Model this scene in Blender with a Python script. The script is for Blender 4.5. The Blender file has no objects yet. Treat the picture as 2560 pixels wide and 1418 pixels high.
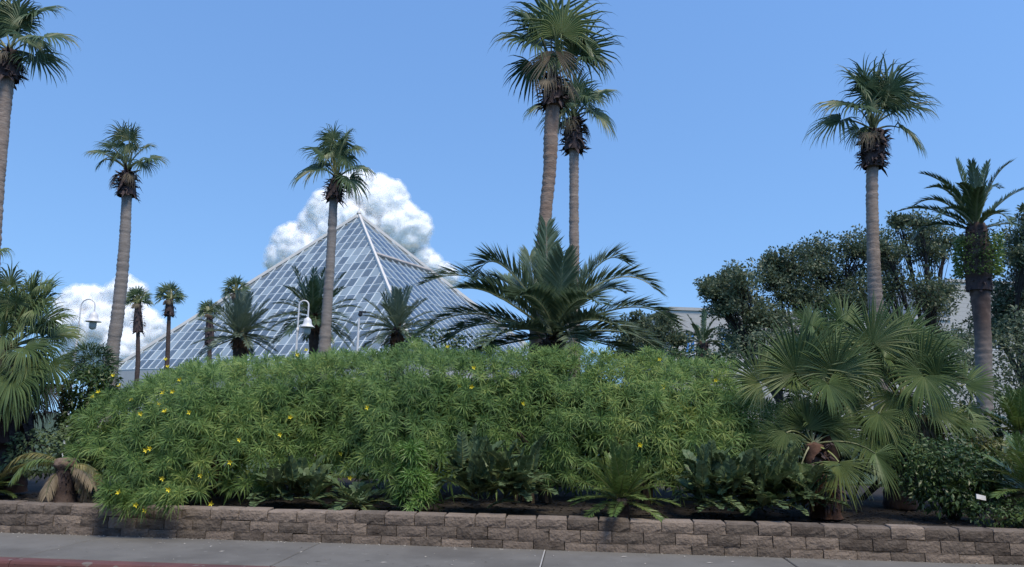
import bpy, math, random
import numpy as np
from mathutils import Matrix, Vector, noise as mnoise

rng = np.random.default_rng(11)
random.seed(11)
SC = bpy.context.scene
COL = SC.collection

# ------------------------------------------------------------------ camera
FPX = 1850.0                      # focal length in photograph pixels (2560 wide)
PITCH = math.atan(341 / FPX)
ROLL = math.radians(0.9)
CAM = np.array([0.0, 0.0, 1.65])
_f = np.array([0, math.cos(PITCH), math.sin(PITCH)])
_r0 = np.array([1.0, 0, 0]); _u0 = np.array([0, -math.sin(PITCH), math.cos(PITCH)])
_r = _r0 * math.cos(ROLL) + _u0 * math.sin(ROLL)
_u = -_r0 * math.sin(ROLL) + _u0 * math.cos(ROLL)
cd = bpy.data.cameras.new("camera"); cam = bpy.data.objects.new("camera", cd); COL.objects.link(cam)
cd.sensor_width = 36; cd.lens = FPX / 2560 * 36; cd.clip_end = 20000; cd.clip_start = 0.1
cam.matrix_world = Matrix(((_r[0], _u[0], -_f[0], CAM[0]), (_r[1], _u[1], -_f[1], CAM[1]),
                           (_r[2], _u[2], -_f[2], CAM[2]), (0, 0, 0, 1)))
SC.camera = cam

# ------------------------------------------------------------------ sky, sun, exposure
SUN = np.array([0.30, -0.50, 1.05]); SUN = SUN / np.linalg.norm(SUN)      # towards the sun
w = bpy.data.worlds.new("World"); SC.world = w; w.use_nodes = True
nt = w.node_tree; nt.nodes.clear()
sky = nt.nodes.new("ShaderNodeTexSky"); sky.sky_type = 'NISHITA'; sky.sun_disc = False
sky.sun_elevation = math.asin(SUN[2]); sky.sun_rotation = math.atan2(SUN[0], SUN[1])
sky.altitude = 0; sky.air_density = 2.0; sky.dust_density = 0.0; sky.ozone_density = 7.0
bg = nt.nodes.new("ShaderNodeBackground"); bg.inputs[1].default_value = 0.1
out = nt.nodes.new("ShaderNodeOutputWorld")
tcw = nt.nodes.new("ShaderNodeTexCoord"); sepw = nt.nodes.new("ShaderNodeSeparateXYZ"); comb = nt.nodes.new("ShaderNodeCombineXYZ")
mz = nt.nodes.new("ShaderNodeMath"); mz.operation = 'MULTIPLY_ADD'; mz.inputs[1].default_value = 0.95; mz.inputs[2].default_value = 0.24   # a deep blue sky down to the trees, no pale horizon band
nrw = nt.nodes.new("ShaderNodeVectorMath"); nrw.operation = 'NORMALIZE'
nt.links.new(tcw.outputs["Generated"], sepw.inputs[0]); nt.links.new(sepw.outputs[0], comb.inputs[0]); nt.links.new(sepw.outputs[1], comb.inputs[1])
nt.links.new(sepw.outputs[2], mz.inputs[0]); nt.links.new(mz.outputs[0], comb.inputs[2]); nt.links.new(comb.outputs[0], nrw.inputs[0]); nt.links.new(nrw.outputs[0], sky.inputs[0])
hs = nt.nodes.new("ShaderNodeVectorMath"); hs.operation = 'MULTIPLY'; hs.inputs[1].default_value = (0.87, 1.0, 1.2)
nt.links.new(sky.outputs[0], hs.inputs[0]); nt.links.new(hs.outputs[0], bg.inputs[0]); nt.links.new(bg.outputs[0], out.inputs[0])
sl = bpy.data.lights.new("sun", 'SUN'); sl.energy = 2.2; sl.angle = math.radians(20); sl.color = (1, 0.86, 0.64)
so = bpy.data.objects.new("sun", sl); COL.objects.link(so)
so.rotation_euler = Vector(SUN).to_track_quat('Z', 'Y').to_euler()
so.location = (0, 0, 60)
vs = SC.view_settings
vs.view_transform = 'Standard'; vs.look = 'None'; vs.gamma = 1; vs.use_curve_mapping = False; vs.exposure = 0.74
SC.cycles.max_bounces = 8; SC.cycles.transparent_max_bounces = 24
SC.cycles.use_denoising = True

# ------------------------------------------------------------------ helpers
UP = np.array([0, 0, 1.0])
def nrm(v):
    v = np.asarray(v, float); return v / (np.linalg.norm(v, axis=-1, keepdims=True) + 1e-9)
def at(x, y, Y):                    # a photograph pixel at ground distance Y -> point in the place
    d = _f * FPX + _r * (x - 1280) - _u * (y - 709)
    return CAM + d * (Y / d[1])
def proj(P):
    d = np.asarray(P) - CAM; z = d @ _f
    return np.stack([1280 + FPX * (d @ _r) / z, 709 - FPX * (d @ _u) / z], -1)
def mpp(Y): return Y / FPX

class MB:
    def __init__(s): s.v = []; s.f = []; s.m = []; s.n = 0
    def add(s, V, F, mat=0):
        V = np.asarray(V, float).reshape(-1, 3); F = np.asarray(F, int)
        s.v.append(V); s.f.append(F + s.n); s.m.append(np.full(len(F), mat)); s.n += len(V)
    def build(s, name, mats, parent=None, smooth=False, props=None):
        me = bpy.data.meshes.new(name)
        V = np.concatenate(s.v)
        o = bpy.data.objects.new(name, me); COL.objects.link(o)
        if parent is not None:
            o.parent = parent
            q = parent; off = np.zeros(3)
            while q is not None: off += np.array(q.location); q = q.parent
            V = V - off
        me.vertices.add(len(V)); me.vertices.foreach_set("co", V.ravel())
        tot = np.concatenate([np.full(len(f), f.shape[1]) for f in s.f])
        idx = np.concatenate([f.ravel() for f in s.f])
        me.loops.add(len(idx)); me.loops.foreach_set("vertex_index", idx.astype(np.int32))
        me.polygons.add(len(tot))
        st = np.concatenate([[0], np.cumsum(tot)[:-1]])
        me.polygons.foreach_set("loop_start", st.astype(np.int32))
        me.polygons.foreach_set("loop_total", tot.astype(np.int32))
        for m in (mats if isinstance(mats, (list, tuple)) else [mats]): me.materials.append(m)
        me.polygons.foreach_set("material_index", np.concatenate(s.m).astype(np.int32))
        me.polygons.foreach_set("use_smooth", np.full(len(tot), bool(smooth)))
        me.update(calc_edges=True); me.validate()
        for k, v in (props or {}).items(): o[k] = v
        return o

def thing(name, label, cat, loc=(0, 0, 0), group=None):
    o = bpy.data.objects.new(name, None); COL.objects.link(o); o.location = [float(a) for a in loc]
    o.empty_display_size = 0.2
    o["label"] = label; o["category"] = cat
    if group: o["group"] = group
    return o
def struct(o, kind="structure", label=None):
    o["kind"] = kind
    if label: o["label"] = label
    return o

def tube(b, pts, rad, sides=6, mat=0, cap=True):
    pts = np.asarray(pts, float); n = len(pts); rad = np.broadcast_to(rad, (n,))
    d = nrm(np.gradient(pts, axis=0))
    ref = np.array([0.31, 0.95, 0.05]) if abs(d[0, 2]) > 0.9 else UP
    a = nrm(np.cross(d, ref)); c = np.cross(d, a)
    th = np.arange(sides) * 2 * math.pi / sides
    V = pts[:, None] + rad[:, None, None] * (a[:, None] * np.cos(th)[None, :, None] + c[:, None] * np.sin(th)[None, :, None])
    i = np.arange(n - 1)[:, None] * sides; j = np.arange(sides)[None]; k = (j + 1) % sides
    F = np.stack([i + j, i + k, i + sides + k, i + sides + j], -1).reshape(-1, 4)
    b.add(V.reshape(-1, 3), F, mat)
    if cap:
        m = V.shape[0]
        Vc = np.concatenate([V[-1], pts[-1:]]); b.add(Vc, [[q, (q + 1) % sides, sides] for q in range(sides)], mat)

def box(b, lo, hi, mat=0):
    x0, y0, z0 = lo; x1, y1, z1 = hi
    V = [(x0,y0,z0),(x1,y0,z0),(x1,y1,z0),(x0,y1,z0),(x0,y0,z1),(x1,y0,z1),(x1,y1,z1),(x0,y1,z1)]
    b.add(V, [(0,3,2,1),(4,5,6,7),(0,1,5,4),(1,2,6,5),(2,3,7,6),(3,0,4,7)], mat)
def obox(b, P, Q, wdir, w_, ddir, d_, mat=0):          # a bar from P to Q, w_ wide and d_ deep
    P = np.asarray(P); Q = np.asarray(Q); a = np.asarray(wdir) * w_ / 2; c = np.asarray(ddir) * d_
    V = [P - a, P + a, P + a + c, P - a + c, Q - a, Q + a, Q + a + c, Q - a + c]
    b.add(V, [(0,3,2,1),(4,5,6,7),(0,1,5,4),(1,2,6,5),(2,3,7,6),(3,0,4,7)], mat)
def lathe(b, c, prof, sides=20, mat=0):
    th = np.arange(sides) * 2 * math.pi / sides
    V = np.array([[c[0] + r * math.cos(t), c[1] + r * math.sin(t), c[2] + z] for r, z in prof for t in th])
    n = len(prof)
    F = [(i*sides+j, i*sides+(j+1) % sides, (i+1)*sides+(j+1) % sides, (i+1)*sides+j) for i in range(n-1) for j in range(sides)]
    b.add(V, F, mat)
def bez(P, n):
    t = np.linspace(0, 1, n)[:, None]
    return (1-t)**3*P[0] + 3*(1-t)**2*t*P[1] + 3*(1-t)*t**2*P[2] + t**3*P[3]

# ------------------------------------------------------------------ materials
def mat(name):
    m = bpy.data.materials.new(name); m.use_nodes = True
    n = m.node_tree.nodes; l = m.node_tree.links
    return m, n, l, n["Principled BSDF"]
def ramp(n, l, src, stops):
    r = n.new("ShaderNodeValToRGB"); e = r.color_ramp.elements
    while len(e) < len(stops): e.new(0.5)
    for q, (p, c) in zip(e, stops): q.position = p; q.color = (*c, 1)
    l.new(src, r.inputs[0]); return r.outputs[0]
def leaf(name, cols, transl=0.25, rough=0.45, spec=0.5):
    m, n, l, p = mat(name)
    g = n.new("ShaderNodeNewGeometry"); oi = n.new("ShaderNodeObjectInfo")
    tc = n.new("ShaderNodeTexCoord"); nz = n.new("ShaderNodeTexNoise"); nz.inputs["Scale"].default_value = 1.7
    l.new(tc.outputs["Object"], nz.inputs["Vector"])
    a = n.new("ShaderNodeMath"); a.operation = 'MULTIPLY_ADD'; a.inputs[1].default_value = 0.55
    l.new(g.outputs["Random Per Island"], a.inputs[0])
    b = n.new("ShaderNodeMath"); b.operation = 'MULTIPLY_ADD'; b.inputs[1].default_value = 1.3; b.inputs[2].default_value = -0.48
    l.new(nz.outputs[0], b.inputs[0])
    c0 = n.new("ShaderNodeMath"); c0.operation = 'MULTIPLY_ADD'; c0.inputs[1].default_value = 0.25
    l.new(oi.outputs["Random"], c0.inputs[0]); l.new(b.outputs[0], c0.inputs[2])
    l.new(c0.outputs[0], a.inputs[2])
    c = ramp(n, l, a.outputs[0], [(i / (len(cols) - 1), q) for i, q in enumerate(cols)])
    l.new(c, p.inputs["Base Color"]); p.inputs["Roughness"].default_value = rough
    p.inputs["Specular IOR Level"].default_value = spec
    t = n.new("ShaderNodeBsdfTranslucent"); l.new(c, t.inputs[0])
    mx = n.new("ShaderNodeMixShader"); mx.inputs[0].default_value = transl
    l.new(p.outputs[0], mx.inputs[1]); l.new(t.outputs[0], mx.inputs[2])
    l.new(mx.outputs[0], n["Material Output"].inputs[0])
    return m
def rough(name, cols, scale=8, detail=6, rgh=0.9, bump=0.3, rnd=0.0, bscale=None, stretch=(1,1,1), coord="Object"):
    m, n, l, p = mat(name)
    tc = n.new("ShaderNodeTexCoord"); mp = n.new("ShaderNodeMapping"); mp.inputs["Scale"].default_value = stretch
    l.new(tc.outputs[coord], mp.inputs[0])
    src = mp.outputs[0]
    oi = n.new("ShaderNodeObjectInfo")
    vm = n.new("ShaderNodeVectorMath"); vm.operation = 'ADD'
    ml = n.new("ShaderNodeMath"); ml.operation = 'MULTIPLY'; ml.inputs[1].default_value = 37.0
    l.new(oi.outputs["Random"], ml.inputs[0]); l.new(src, vm.inputs[0]); l.new(ml.outputs[0], vm.inputs[1]); src = vm.outputs[0]
    nz = n.new("ShaderNodeTexNoise"); nz.inputs["Scale"].default_value = scale; nz.inputs["Detail"].default_value = detail
    nz.inputs["Roughness"].default_value = 0.65
    l.new(src, nz.inputs["Vector"])
    a = n.new("ShaderNodeMath"); a.operation = 'MULTIPLY_ADD'; a.inputs[1].default_value = rnd
    l.new(oi.outputs["Random"], a.inputs[0])
    b = n.new("ShaderNodeMath"); b.operation = 'MULTIPLY_ADD'; b.inputs[1].default_value = 1.6; b.inputs[2].default_value = -0.3 - rnd / 2
    l.new(nz.outputs[0], b.inputs[0]); l.new(b.outputs[0], a.inputs[2])
    c = ramp(n, l, a.outputs[0], [(i / (len(cols) - 1), q) for i, q in enumerate(cols)])
    l.new(c, p.inputs["Base Color"]); p.inputs["Roughness"].default_value = rgh
    if bump:
        n2 = n.new("ShaderNodeTexNoise"); n2.inputs["Scale"].default_value = bscale or scale * 4; n2.inputs["Detail"].default_value = 5
        l.new(src, n2.inputs["Vector"])
        bp = n.new("ShaderNodeBump"); bp.inputs["Strength"].default_value = bump; bp.inputs["Distance"].default_value = 0.02
        l.new(n2.outputs[0], bp.inputs["Height"]); l.new(bp.outputs[0], p.inputs["Normal"])
    return m
def plain(name, col, rgh=0.5, metal=0.0):
    m = rough(name, [tuple(c * 0.88 for c in col), col, tuple(min(1, c * 1.06) for c in col)], scale=3, rgh=rgh, bump=0.05)
    m.node_tree.nodes["Principled BSDF"].inputs["Metallic"].default_value = metal
    return m

M = {}
M["hedge"] = leaf("oleander leaf", [(.055,.112,.036), (.108,.195,.062), (.185,.3,.09), (.33,.41,.125)], 0.35, .5, .25)
M["hedge_pale"] = leaf("oleander young leaf", [(.08,.17,.04), (.13,.26,.06), (.19,.33,.08)], 0.3)
M["fan"] = leaf("fan palm leaf", [(.035,.066,.03), (.065,.108,.05), (.105,.155,.07), (.18,.215,.105)], 0.2, 0.45, 0.35)
M["fan_low"] = leaf("low fan palm leaf", [(.05,.09,.034), (.085,.138,.05), (.135,.192,.07), (.22,.26,.11)], 0.22, 0.5, 0.3)
M["fan_dead"] = leaf("dead fan palm leaf", [(.12,.10,.07), (.2,.165,.115), (.28,.23,.16)], 0.2, 0.7, 0.2)
M["fan_yellow"] = leaf("yellowing fan palm leaf", [(.11,.16,.05), (.17,.22,.07), (.24,.27,.10)], 0.2)
M["petiole"] = leaf("palm petiole", [(.06,.08,.03), (.11,.13,.045), (.16,.17,.07)], 0.0)
M["petiole_yellow"] = leaf("yellow palm petiole", [(.22,.25,.07), (.28,.3,.1)], 0.0)
M["date"] = leaf("date palm leaf", [(.03,.062,.03), (.05,.092,.042), (.078,.13,.058), (.12,.17,.08)], 0.15, 0.36, 0.6)
M["date_big"] = leaf("big date palm leaf", [(.055,.095,.055), (.1,.155,.085), (.155,.215,.125), (.23,.275,.18)], 0.25, 0.33, 0.7)
M["date_grey"] = leaf("silver date palm leaf", [(.085,.13,.095), (.14,.19,.14), (.2,.255,.19)], 0.2, 0.4)
M["rachis"] = leaf("date palm rachis", [(.12,.15,.08), (.2,.23,.13)], 0.0)
M["sago"] = leaf("sago leaf", [(.08,.14,.04), (.125,.195,.055), (.19,.25,.08)], 0.2, 0.35)
M["sago_dry"] = leaf("yellowing sago leaf", [(.16,.16,.05), (.22,.21,.07), (.28,.24,.1)], 0.15)
M["zamia"] = leaf("cardboard cycad leaf", [(.07,.112,.055), (.115,.172,.08), (.165,.225,.112)], 0.15, 0.45, .3)
M["shrub"] = leaf("shrub leaf", [(.03,.06,.02), (.05,.095,.03), (.085,.14,.04)], 0.2, 0.4)
M["shrub_yellow"] = leaf("yellow green shrub leaf", [(.07,.10,.025), (.12,.145,.035), (.18,.17,.05)], 0.2)
M["oak"] = leaf("oak leaf", [(.055,.085,.046), (.1,.135,.072), (.165,.2,.112)], 0.3, 0.5)
M["vine"] = leaf("fern leaf", [(.07,.13,.03), (.12,.2,.05), (.18,.26,.08)], 0.25)
M["bark"] = rough("palm bark", [(.10,.075,.06), (.21,.165,.135), (.31,.25,.205), (.42,.36,.31)], 5, 8, 0.9, 0.7, 0, 14, (1, 1, 3.2))
M["bark_red"] = rough("patchy tan palm bark", [(.12,.078,.058), (.2,.14,.105), (.3,.225,.175), (.5,.43,.36)], 2.6, 9, 0.9, 0.8, 0, 14, (1, 1, 2.0))
M["bark_dark"] = rough("date palm bark", [(.03,.02,.018), (.065,.045,.04), (.12,.09,.075)], 6, 6, 0.95, 0.8)
M["bark_brown"] = rough("brown date palm bark", [(.05,.034,.03), (.11,.075,.062), (.17,.125,.105)], 6, 7, .95, .8)
M["bark_grey"] = rough("smooth grey palm bark", [(.14,.12,.11), (.235,.21,.19), (.33,.30,.275)], 4, 8, 0.9, 0.5, 0, 14, (1, 1, 4))
def two_tone(name, z0, z1):
    m, n, l, p = mat(name); tc = n.new("ShaderNodeTexCoord"); sp = n.new("ShaderNodeSeparateXYZ"); l.new(tc.outputs["Object"], sp.inputs[0])
    nz = n.new("ShaderNodeTexNoise"); nz.inputs["Scale"].default_value = 5; nz.inputs["Detail"].default_value = 8; l.new(tc.outputs["Object"], nz.inputs["Vector"])
    a = ramp(n, l, nz.outputs[0], [(.3, (.14,.12,.11)), (.55, (.24,.215,.195)), (.75, (.33,.3,.275))]); c = ramp(n, l, nz.outputs[0], [(.3, (.05,.034,.03)), (.55, (.11,.075,.062)), (.75, (.17,.125,.105))])
    ad = n.new("ShaderNodeMath"); ad.operation = 'MULTIPLY_ADD'; ad.inputs[1].default_value = 1.6; l.new(nz.outputs[0], ad.inputs[0]); l.new(sp.outputs[2], ad.inputs[2])
    mr = n.new("ShaderNodeMapRange"); mr.inputs[1].default_value = z0 + .8; mr.inputs[2].default_value = z1 + .8; l.new(ad.outputs[0], mr.inputs[0])
    mx = n.new("ShaderNodeMix"); mx.data_type = 'RGBA'; l.new(mr.outputs[0], mx.inputs[0]); l.new(a, mx.inputs[6]); l.new(c, mx.inputs[7]); l.new(mx.outputs[2], p.inputs["Base Color"])
    p.inputs["Roughness"].default_value = .95; bp = n.new("ShaderNodeBump"); bp.inputs["Strength"].default_value = .7; bp.inputs["Distance"].default_value = .03; l.new(nz.outputs[0], bp.inputs["Height"]); l.new(bp.outputs[0], p.inputs["Normal"]); return m
M["bark_two"] = two_tone("date palm bark, brown above grey", 2.6, 4.2)
M["boot"] = rough("dead leaf base", [(.028,.02,.022), (.06,.042,.042), (.12,.085,.07)], 6, 4, 0.95, 0.3)
M["boot_dark"] = rough("dark sago leaf base", [(.018,.013,.014), (.035,.026,.026), (.06,.045,.04)], 6, 4, .95, .3)
M["boot_red"] = rough("orange fibre leaf base", [(.06,.03,.018), (.12,.062,.04), (.17,.1,.07)], 8, 4, 0.95, 0.3)
M["oakbark"] = rough("oak bark", [(.02,.017,.016), (.05,.043,.04)], 6, 5, 0.95, 0.5)
M["twig"] = rough("twig", [(.04,.03,.02), (.08,.06,.04)], 6, 3, 0.9, 0.2)
M["petal"] = plain("yellow petal", (.8, .72, .07), 0.5)
M["block"] = rough("split face block", [(.085,.068,.056), (.145,.12,.1), (.2,.163,.135), (.27,.22,.18)], 5, 10, 0.95, 0.9, 0.8, 30)
M["concrete"] = rough("pavement concrete", [(.115,.111,.102), (.15,.145,.134), (.18,.174,.162)], 2.2, 10, 0.92, 0.15, 0.25, 60)
def worn(name, base, spot, chip, thr):
    m = rough(name, base, 2.2, 10, 0.92, 0.15, 0.25, 60); n = m.node_tree.nodes; l = m.node_tree.links; p = n["Principled BSDF"]
    src = p.inputs["Base Color"].links[0].from_socket; tc = n.new("ShaderNodeTexCoord")
    def layer(src, scale, det, lo, hi, col, f):
        z = n.new("ShaderNodeTexNoise"); z.inputs["Scale"].default_value = scale; z.inputs["Detail"].default_value = det; l.new(tc.outputs["Object"], z.inputs["Vector"])
        q = n.new("ShaderNodeMapRange"); q.inputs[1].default_value = lo; q.inputs[2].default_value = hi; q.inputs[4].default_value = f; l.new(z.outputs[0], q.inputs[0])
        x = n.new("ShaderNodeMix"); x.data_type = 'RGBA'; l.new(q.outputs[0], x.inputs[0]); l.new(src, x.inputs[6]); x.inputs[7].default_value = (*col, 1); return x.outputs[2]
    o = layer(src, .7, 4, .5, .68, spot, .55); o = layer(o, 14, 3, .68, .72, spot, .8); o = layer(o, 6, 8, thr, thr + .04, chip, .9); l.new(o, p.inputs["Base Color"]); return m
M["concrete"] = worn("pavement concrete", [(.115,.111,.102), (.15,.145,.134), (.18,.174,.162)], (.075, .07, .064), (.2, .194, .18), .66)
M["kerb"] = worn("worn red kerb paint", [(.09,.045,.045), (.14,.06,.06), (.18,.085,.08)], (.055, .035, .035), (.17, .15, .14), .62)
M["asphalt"] = rough("asphalt", [(.035,.035,.036), (.06,.06,.06)], 30, 6, 0.95, 0.5)
M["mulch"] = rough("mulch", [(.012,.010,.009), (.028,.023,.02), (.05,.042,.036)], 9, 10, 1.0, 0.9, 0, 25)
M["lawn"] = rough("lawn", [(.03,.05,.02), (.05,.08,.03)], 2, 8, 1.0, 0.5)
M["white"] = plain("white lamp paint", (.72, .72, .72), 0.4)
M["joint"] = plain("pale joint sealant", (.4, .395, .38), 0.8)
M["dark"] = plain("dark fitting", (.03, .03, .035), 0.4)
M["frost"] = plain("ribbed lamp glass", (.5, .5, .46), 0.25)
M["steel"] = plain("white glazing bar", (.62, .68, .71), 0.45)
M["ridge"] = plain("cream ridge cap", (.66, .62, .56), 0.5)
M["vent"] = rough("tan vent band", [(.2,.19,.19), (.4,.35,.31), (.55,.5,.46)], 1.5, 3, .7, 0)
M["wallpaint"] = plain("cream building wall", (.45, .435, .41), 0.85)
M["plinth"] = plain("pale plinth", (.45, .45, .44), 0.85)
M["shade_block"] = rough("brown stucco", [(.22,.19,.155), (.32,.28,.235)], 2, 6, .95, .2)  # only for the added, unseen block that shades the foreground
M["tan"] = rough("sago felt", [(.11,.075,.055), (.2,.145,.11), (.27,.21,.165)], 20, 6, 1.0, 0.6)
M["bluewin"] = plain("blue window glass", (.06, .2, .5), 0.12)
M["darkwin"] = plain("dark window glass", (.015, .017, .02), 0.15)
def glass(name, tint, refl, dirt, film=.2):
    m, n, l, p = mat(name)
    tr = n.new("ShaderNodeBsdfTransparent"); tr.inputs[0].default_value = (*tint, 1)
    gl = n.new("ShaderNodeBsdfGlossy"); gl.inputs["Roughness"].default_value = 0.06; gl.inputs[0].default_value = (.92, .96, 1, 1)
    fr = n.new("ShaderNodeFresnel"); fr.inputs[0].default_value = refl
    df = n.new("ShaderNodeBsdfDiffuse"); df.inputs[0].default_value = (.66, .76, .75, 1)
    oi = n.new("ShaderNodeObjectInfo"); g = n.new("ShaderNodeNewGeometry")
    ad = n.new("ShaderNodeMath"); ad.operation = 'ADD'; l.new(oi.outputs["Random"], ad.inputs[0]); l.new(g.outputs["Random Per Island"], ad.inputs[1])
    fc = n.new("ShaderNodeMath"); fc.operation = 'FRACT'; l.new(ad.outputs[0], fc.inputs[0])
    rp = n.new("ShaderNodeMath"); rp.operation = 'POWER'; rp.inputs[1].default_value = 3; l.new(fc.outputs[0], rp.inputs[0])
    dm = n.new("ShaderNodeMath"); dm.operation = 'MULTIPLY_ADD'; dm.inputs[1].default_value = dirt; dm.inputs[2].default_value = film; l.new(rp.outputs[0], dm.inputs[0])
    m1 = n.new("ShaderNodeMixShader"); l.new(dm.outputs[0], m1.inputs[0]); l.new(tr.outputs[0], m1.inputs[1]); l.new(df.outputs[0], m1.inputs[2])
    m2 = n.new("ShaderNodeMixShader"); l.new(fr.outputs[0], m2.inputs[0]); l.new(m1.outputs[0], m2.inputs[1]); l.new(gl.outputs[0], m2.inputs[2])
    l.new(m2.outputs[0], n["Material Output"].inputs[0]); return m
M["glass"] = glass("greenhouse glass", (.84, .94, .95), 2.2, 0.32, .17)
M["glass_r"] = glass("greenhouse glass right", (.5, .64, .76), 3.2, 0.12, .1)
def cloudmat(name, tr):
    m, n, l, p = mat(name)
    p.inputs["Base Color"].default_value = (.97, .97, .97, 1); p.inputs["Roughness"].default_value = 1; p.inputs["Specular IOR Level"].default_value = 0
    p.inputs["Subsurface Weight"].default_value = 1; p.inputs["Subsurface Radius"].default_value = (1, 1, 1); p.inputs["Subsurface Scale"].default_value = 45
    o = p.outputs[0]
    if tr:
        p.inputs["Subsurface Weight"].default_value = 0
        t = n.new("ShaderNodeBsdfTranslucent"); t.inputs[0].default_value = (.97, .97, .97, 1)
        mx = n.new("ShaderNodeMixShader"); mx.inputs[0].default_value = 0.65
        l.new(p.outputs[0], mx.inputs[1]); l.new(t.outputs[0], mx.inputs[2]); o = mx.outputs[0]
        tp = n.new("ShaderNodeBsdfTransparent"); m2 = n.new("ShaderNodeMixShader")
        tc = n.new("ShaderNodeTexCoord"); nz = n.new("ShaderNodeTexNoise"); nz.inputs["Scale"].default_value = .045; nz.inputs["Detail"].default_value = 7
        l.new(tc.outputs["Object"], nz.inputs["Vector"]); mr = n.new("ShaderNodeMapRange"); mr.inputs["From Min"].default_value = .36; mr.inputs["From Max"].default_value = .62
        mr.inputs["To Min"].default_value = 1; mr.inputs["To Max"].default_value = tr; l.new(nz.outputs[0], mr.inputs[0]); l.new(mr.outputs[0], m2.inputs[0])
        l.new(o, m2.inputs[1]); l.new(tp.outputs[0], m2.inputs[2]); o = m2.outputs[0]
    l.new(o, n["Material Output"].inputs[0]); return m
M["cloud"] = cloudmat("cumulus", 0)
M["wisp"] = [cloudmat("cloud edge vapour", a) for a in (.35, .5, .65, .78)]

# ------------------------------------------------------------------ ground, road, kerb, pavement
WX0, WX1 = -11.5, 10.5
def wallY(x): return 10.1 - 0.095 * np.asarray(x, float)      # front foot of the block wall
TW = math.atan(-0.095); WD = np.array([math.cos(TW), math.sin(TW), 0]); WN = np.array([-math.sin(TW), math.cos(TW), 0])
W0 = np.array([0, 10.1, 0])
def wp(s, d, z): return W0 + WD * s + WN * d + UP * z       # along the wall, behind its face, up

b = MB()
xs = np.linspace(-900, 900, 40); ys = np.array([16, 20, 30, 50, 90, 160, 400, 1200, 4000.])
V = np.array([[x * (1 if y < 200 else 5), y, 0.45 if y < 60 else 0.3] for y in ys for x in xs]); n = len(xs)
b.add(V, [(i*n+j, i*n+j+1, (i+1)*n+j+1, (i+1)*n+j) for i in range(len(ys)-1) for j in range(n-1)])
b.add([(-900, -900, -.2), (900, -900, -.2), (900, 16.0, -.2), (-900, 16.0, -.2)], [(0, 1, 2, 3)])
b.add([(-900, 16, -.2), (900, 16, -.2), (900, 16, .45), (-900, 16, .45)], [(0, 1, 2, 3)])
struct(b.build("ground", M["lawn"]))
def bedz(s, d): return 0.30 + 0.10 * min(1, max(0, d - .2) / 2.5) + 0.03 * mnoise.noise(Vector((s * 1.3, d * 1.3, 0))) + 0.02 * mnoise.noise(Vector((s * 5, d * 5, 3)))
b = MB(); ss = np.linspace(-40, 40, 260); ds = np.concatenate([np.linspace(.1, 3, 24), np.linspace(3.4, 11, 12)])
V = np.array([wp(s, d, bedz(s, d)) for d in ds for s in ss]); n = len(ss)
b.add(V, [(i*n+j, i*n+j+1, (i+1)*n+j+1, (i+1)*n+j) for i in range(len(ds)-1) for j in range(n-1)])
bed = struct(b.build("planting_bed", M["mulch"], smooth=True))
b = MB()                                                     # loose mulch chips and fallen leaves
for _ in range(3800):
    s = rng.uniform(-8, 8); d = rng.uniform(.28, 2.2); c = wp(s, d, bedz(s, d) + .008)
    L = rng.uniform(.015, .05); a = rng.uniform(0, 6.28); e = np.array([math.cos(a), math.sin(a), rng.uniform(-.3, .3)]) * L; g = np.array([-math.sin(a), math.cos(a), rng.uniform(-.4, .6)]) * L * .35
    b.add([c - e, c + g, c + e, c - g + UP * .006], [(0, 1, 2), (0, 2, 3)])
chips = struct(b.build("mulch_chips", rough("mulch chip", [(.02,.016,.013), (.05,.04,.03), (.1,.08,.06)], 20, 2, 1, 0), parent=bed), "stuff")

PW = 1.62                                                    # pavement width in front of the wall
sidewalk = bpy.data.objects.new("sidewalk", None); COL.objects.link(sidewalk); struct(sidewalk)
b = MB(); box(b, (-45, 0, -.16), (45, PW + .3, -.012))
V = b.v[0]; b.v[0] = np.array([wp(q[0], -PW + q[1], q[2]) for q in V])
b.build("footing", M["mulch"], parent=sidewalk)
for k in range(-14, 14):
    s0 = 0.49 + 3.0 * k; s1 = s0 + 2.985
    b = MB(); z = rng.uniform(-.003, .002)
    nx, ny = 6, 3
    lo = (s0 + .005, -PW, -.15); 
    P = [(s0+.005, -PW+.004), (s1, -PW+.004), (s1, .16), (s0+.005, .16)]
    top = [wp(p[0], p[1], z) for p in P]
    ins = [wp(p[0] + (.008 if p[0] < s1 - 1 else -.008), p[1] + (.008 if p[1] < -1 else -.008), z) for p in P]
    top2 = [t - UP * .008 for t in top]; bot = [t - UP * .14 for t in top]
    b.add(ins + top2 + bot, [(0,1,2,3)] + [(4+i, 4+(i+1) % 4, (i+1) % 4, i) for i in range(4)] + [(8+i, 8+(i+1) % 4, 4+(i+1) % 4, 4+i) for i in range(4)])
    b.build("slab", M["concrete"], parent=sidewalk)
b = MB(); obox(b, wp(.482, -PW + .01, -.001), wp(.482, .1, -.001), WD, .016, UP, .004); b.build("joint_filler", M["joint"], sidewalk)
kerb = bpy.data.objects.new("kerb", None); COL.objects.link(kerb); struct(kerb)
for k in range(-14, 14):
    s0 = 0.1 + 3.0 * k - 5.6 % 3; s1 = s0 + 2.99
    prof = [(-PW, -.2), (-PW, -.004), (-PW-.13, -.006), (-PW-.155, -.016), (-PW-.17, -.04), (-PW-.19, -.2)]
    b = MB(); V = [wp(s0, d, z) for d, z in prof] + [wp(s1, d, z) for d, z in prof]; n = len(prof)
    b.add(V, [(i, i+1, n+i+1, n+i) for i in range(n-1)]); b.add([V[i] for i in range(n)], [list(range(n))]); b.add([V[n+i] for i in range(n)], [list(range(n))[::-1]])
    b.build("kerbstone", M["kerb"], parent=kerb)
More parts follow.
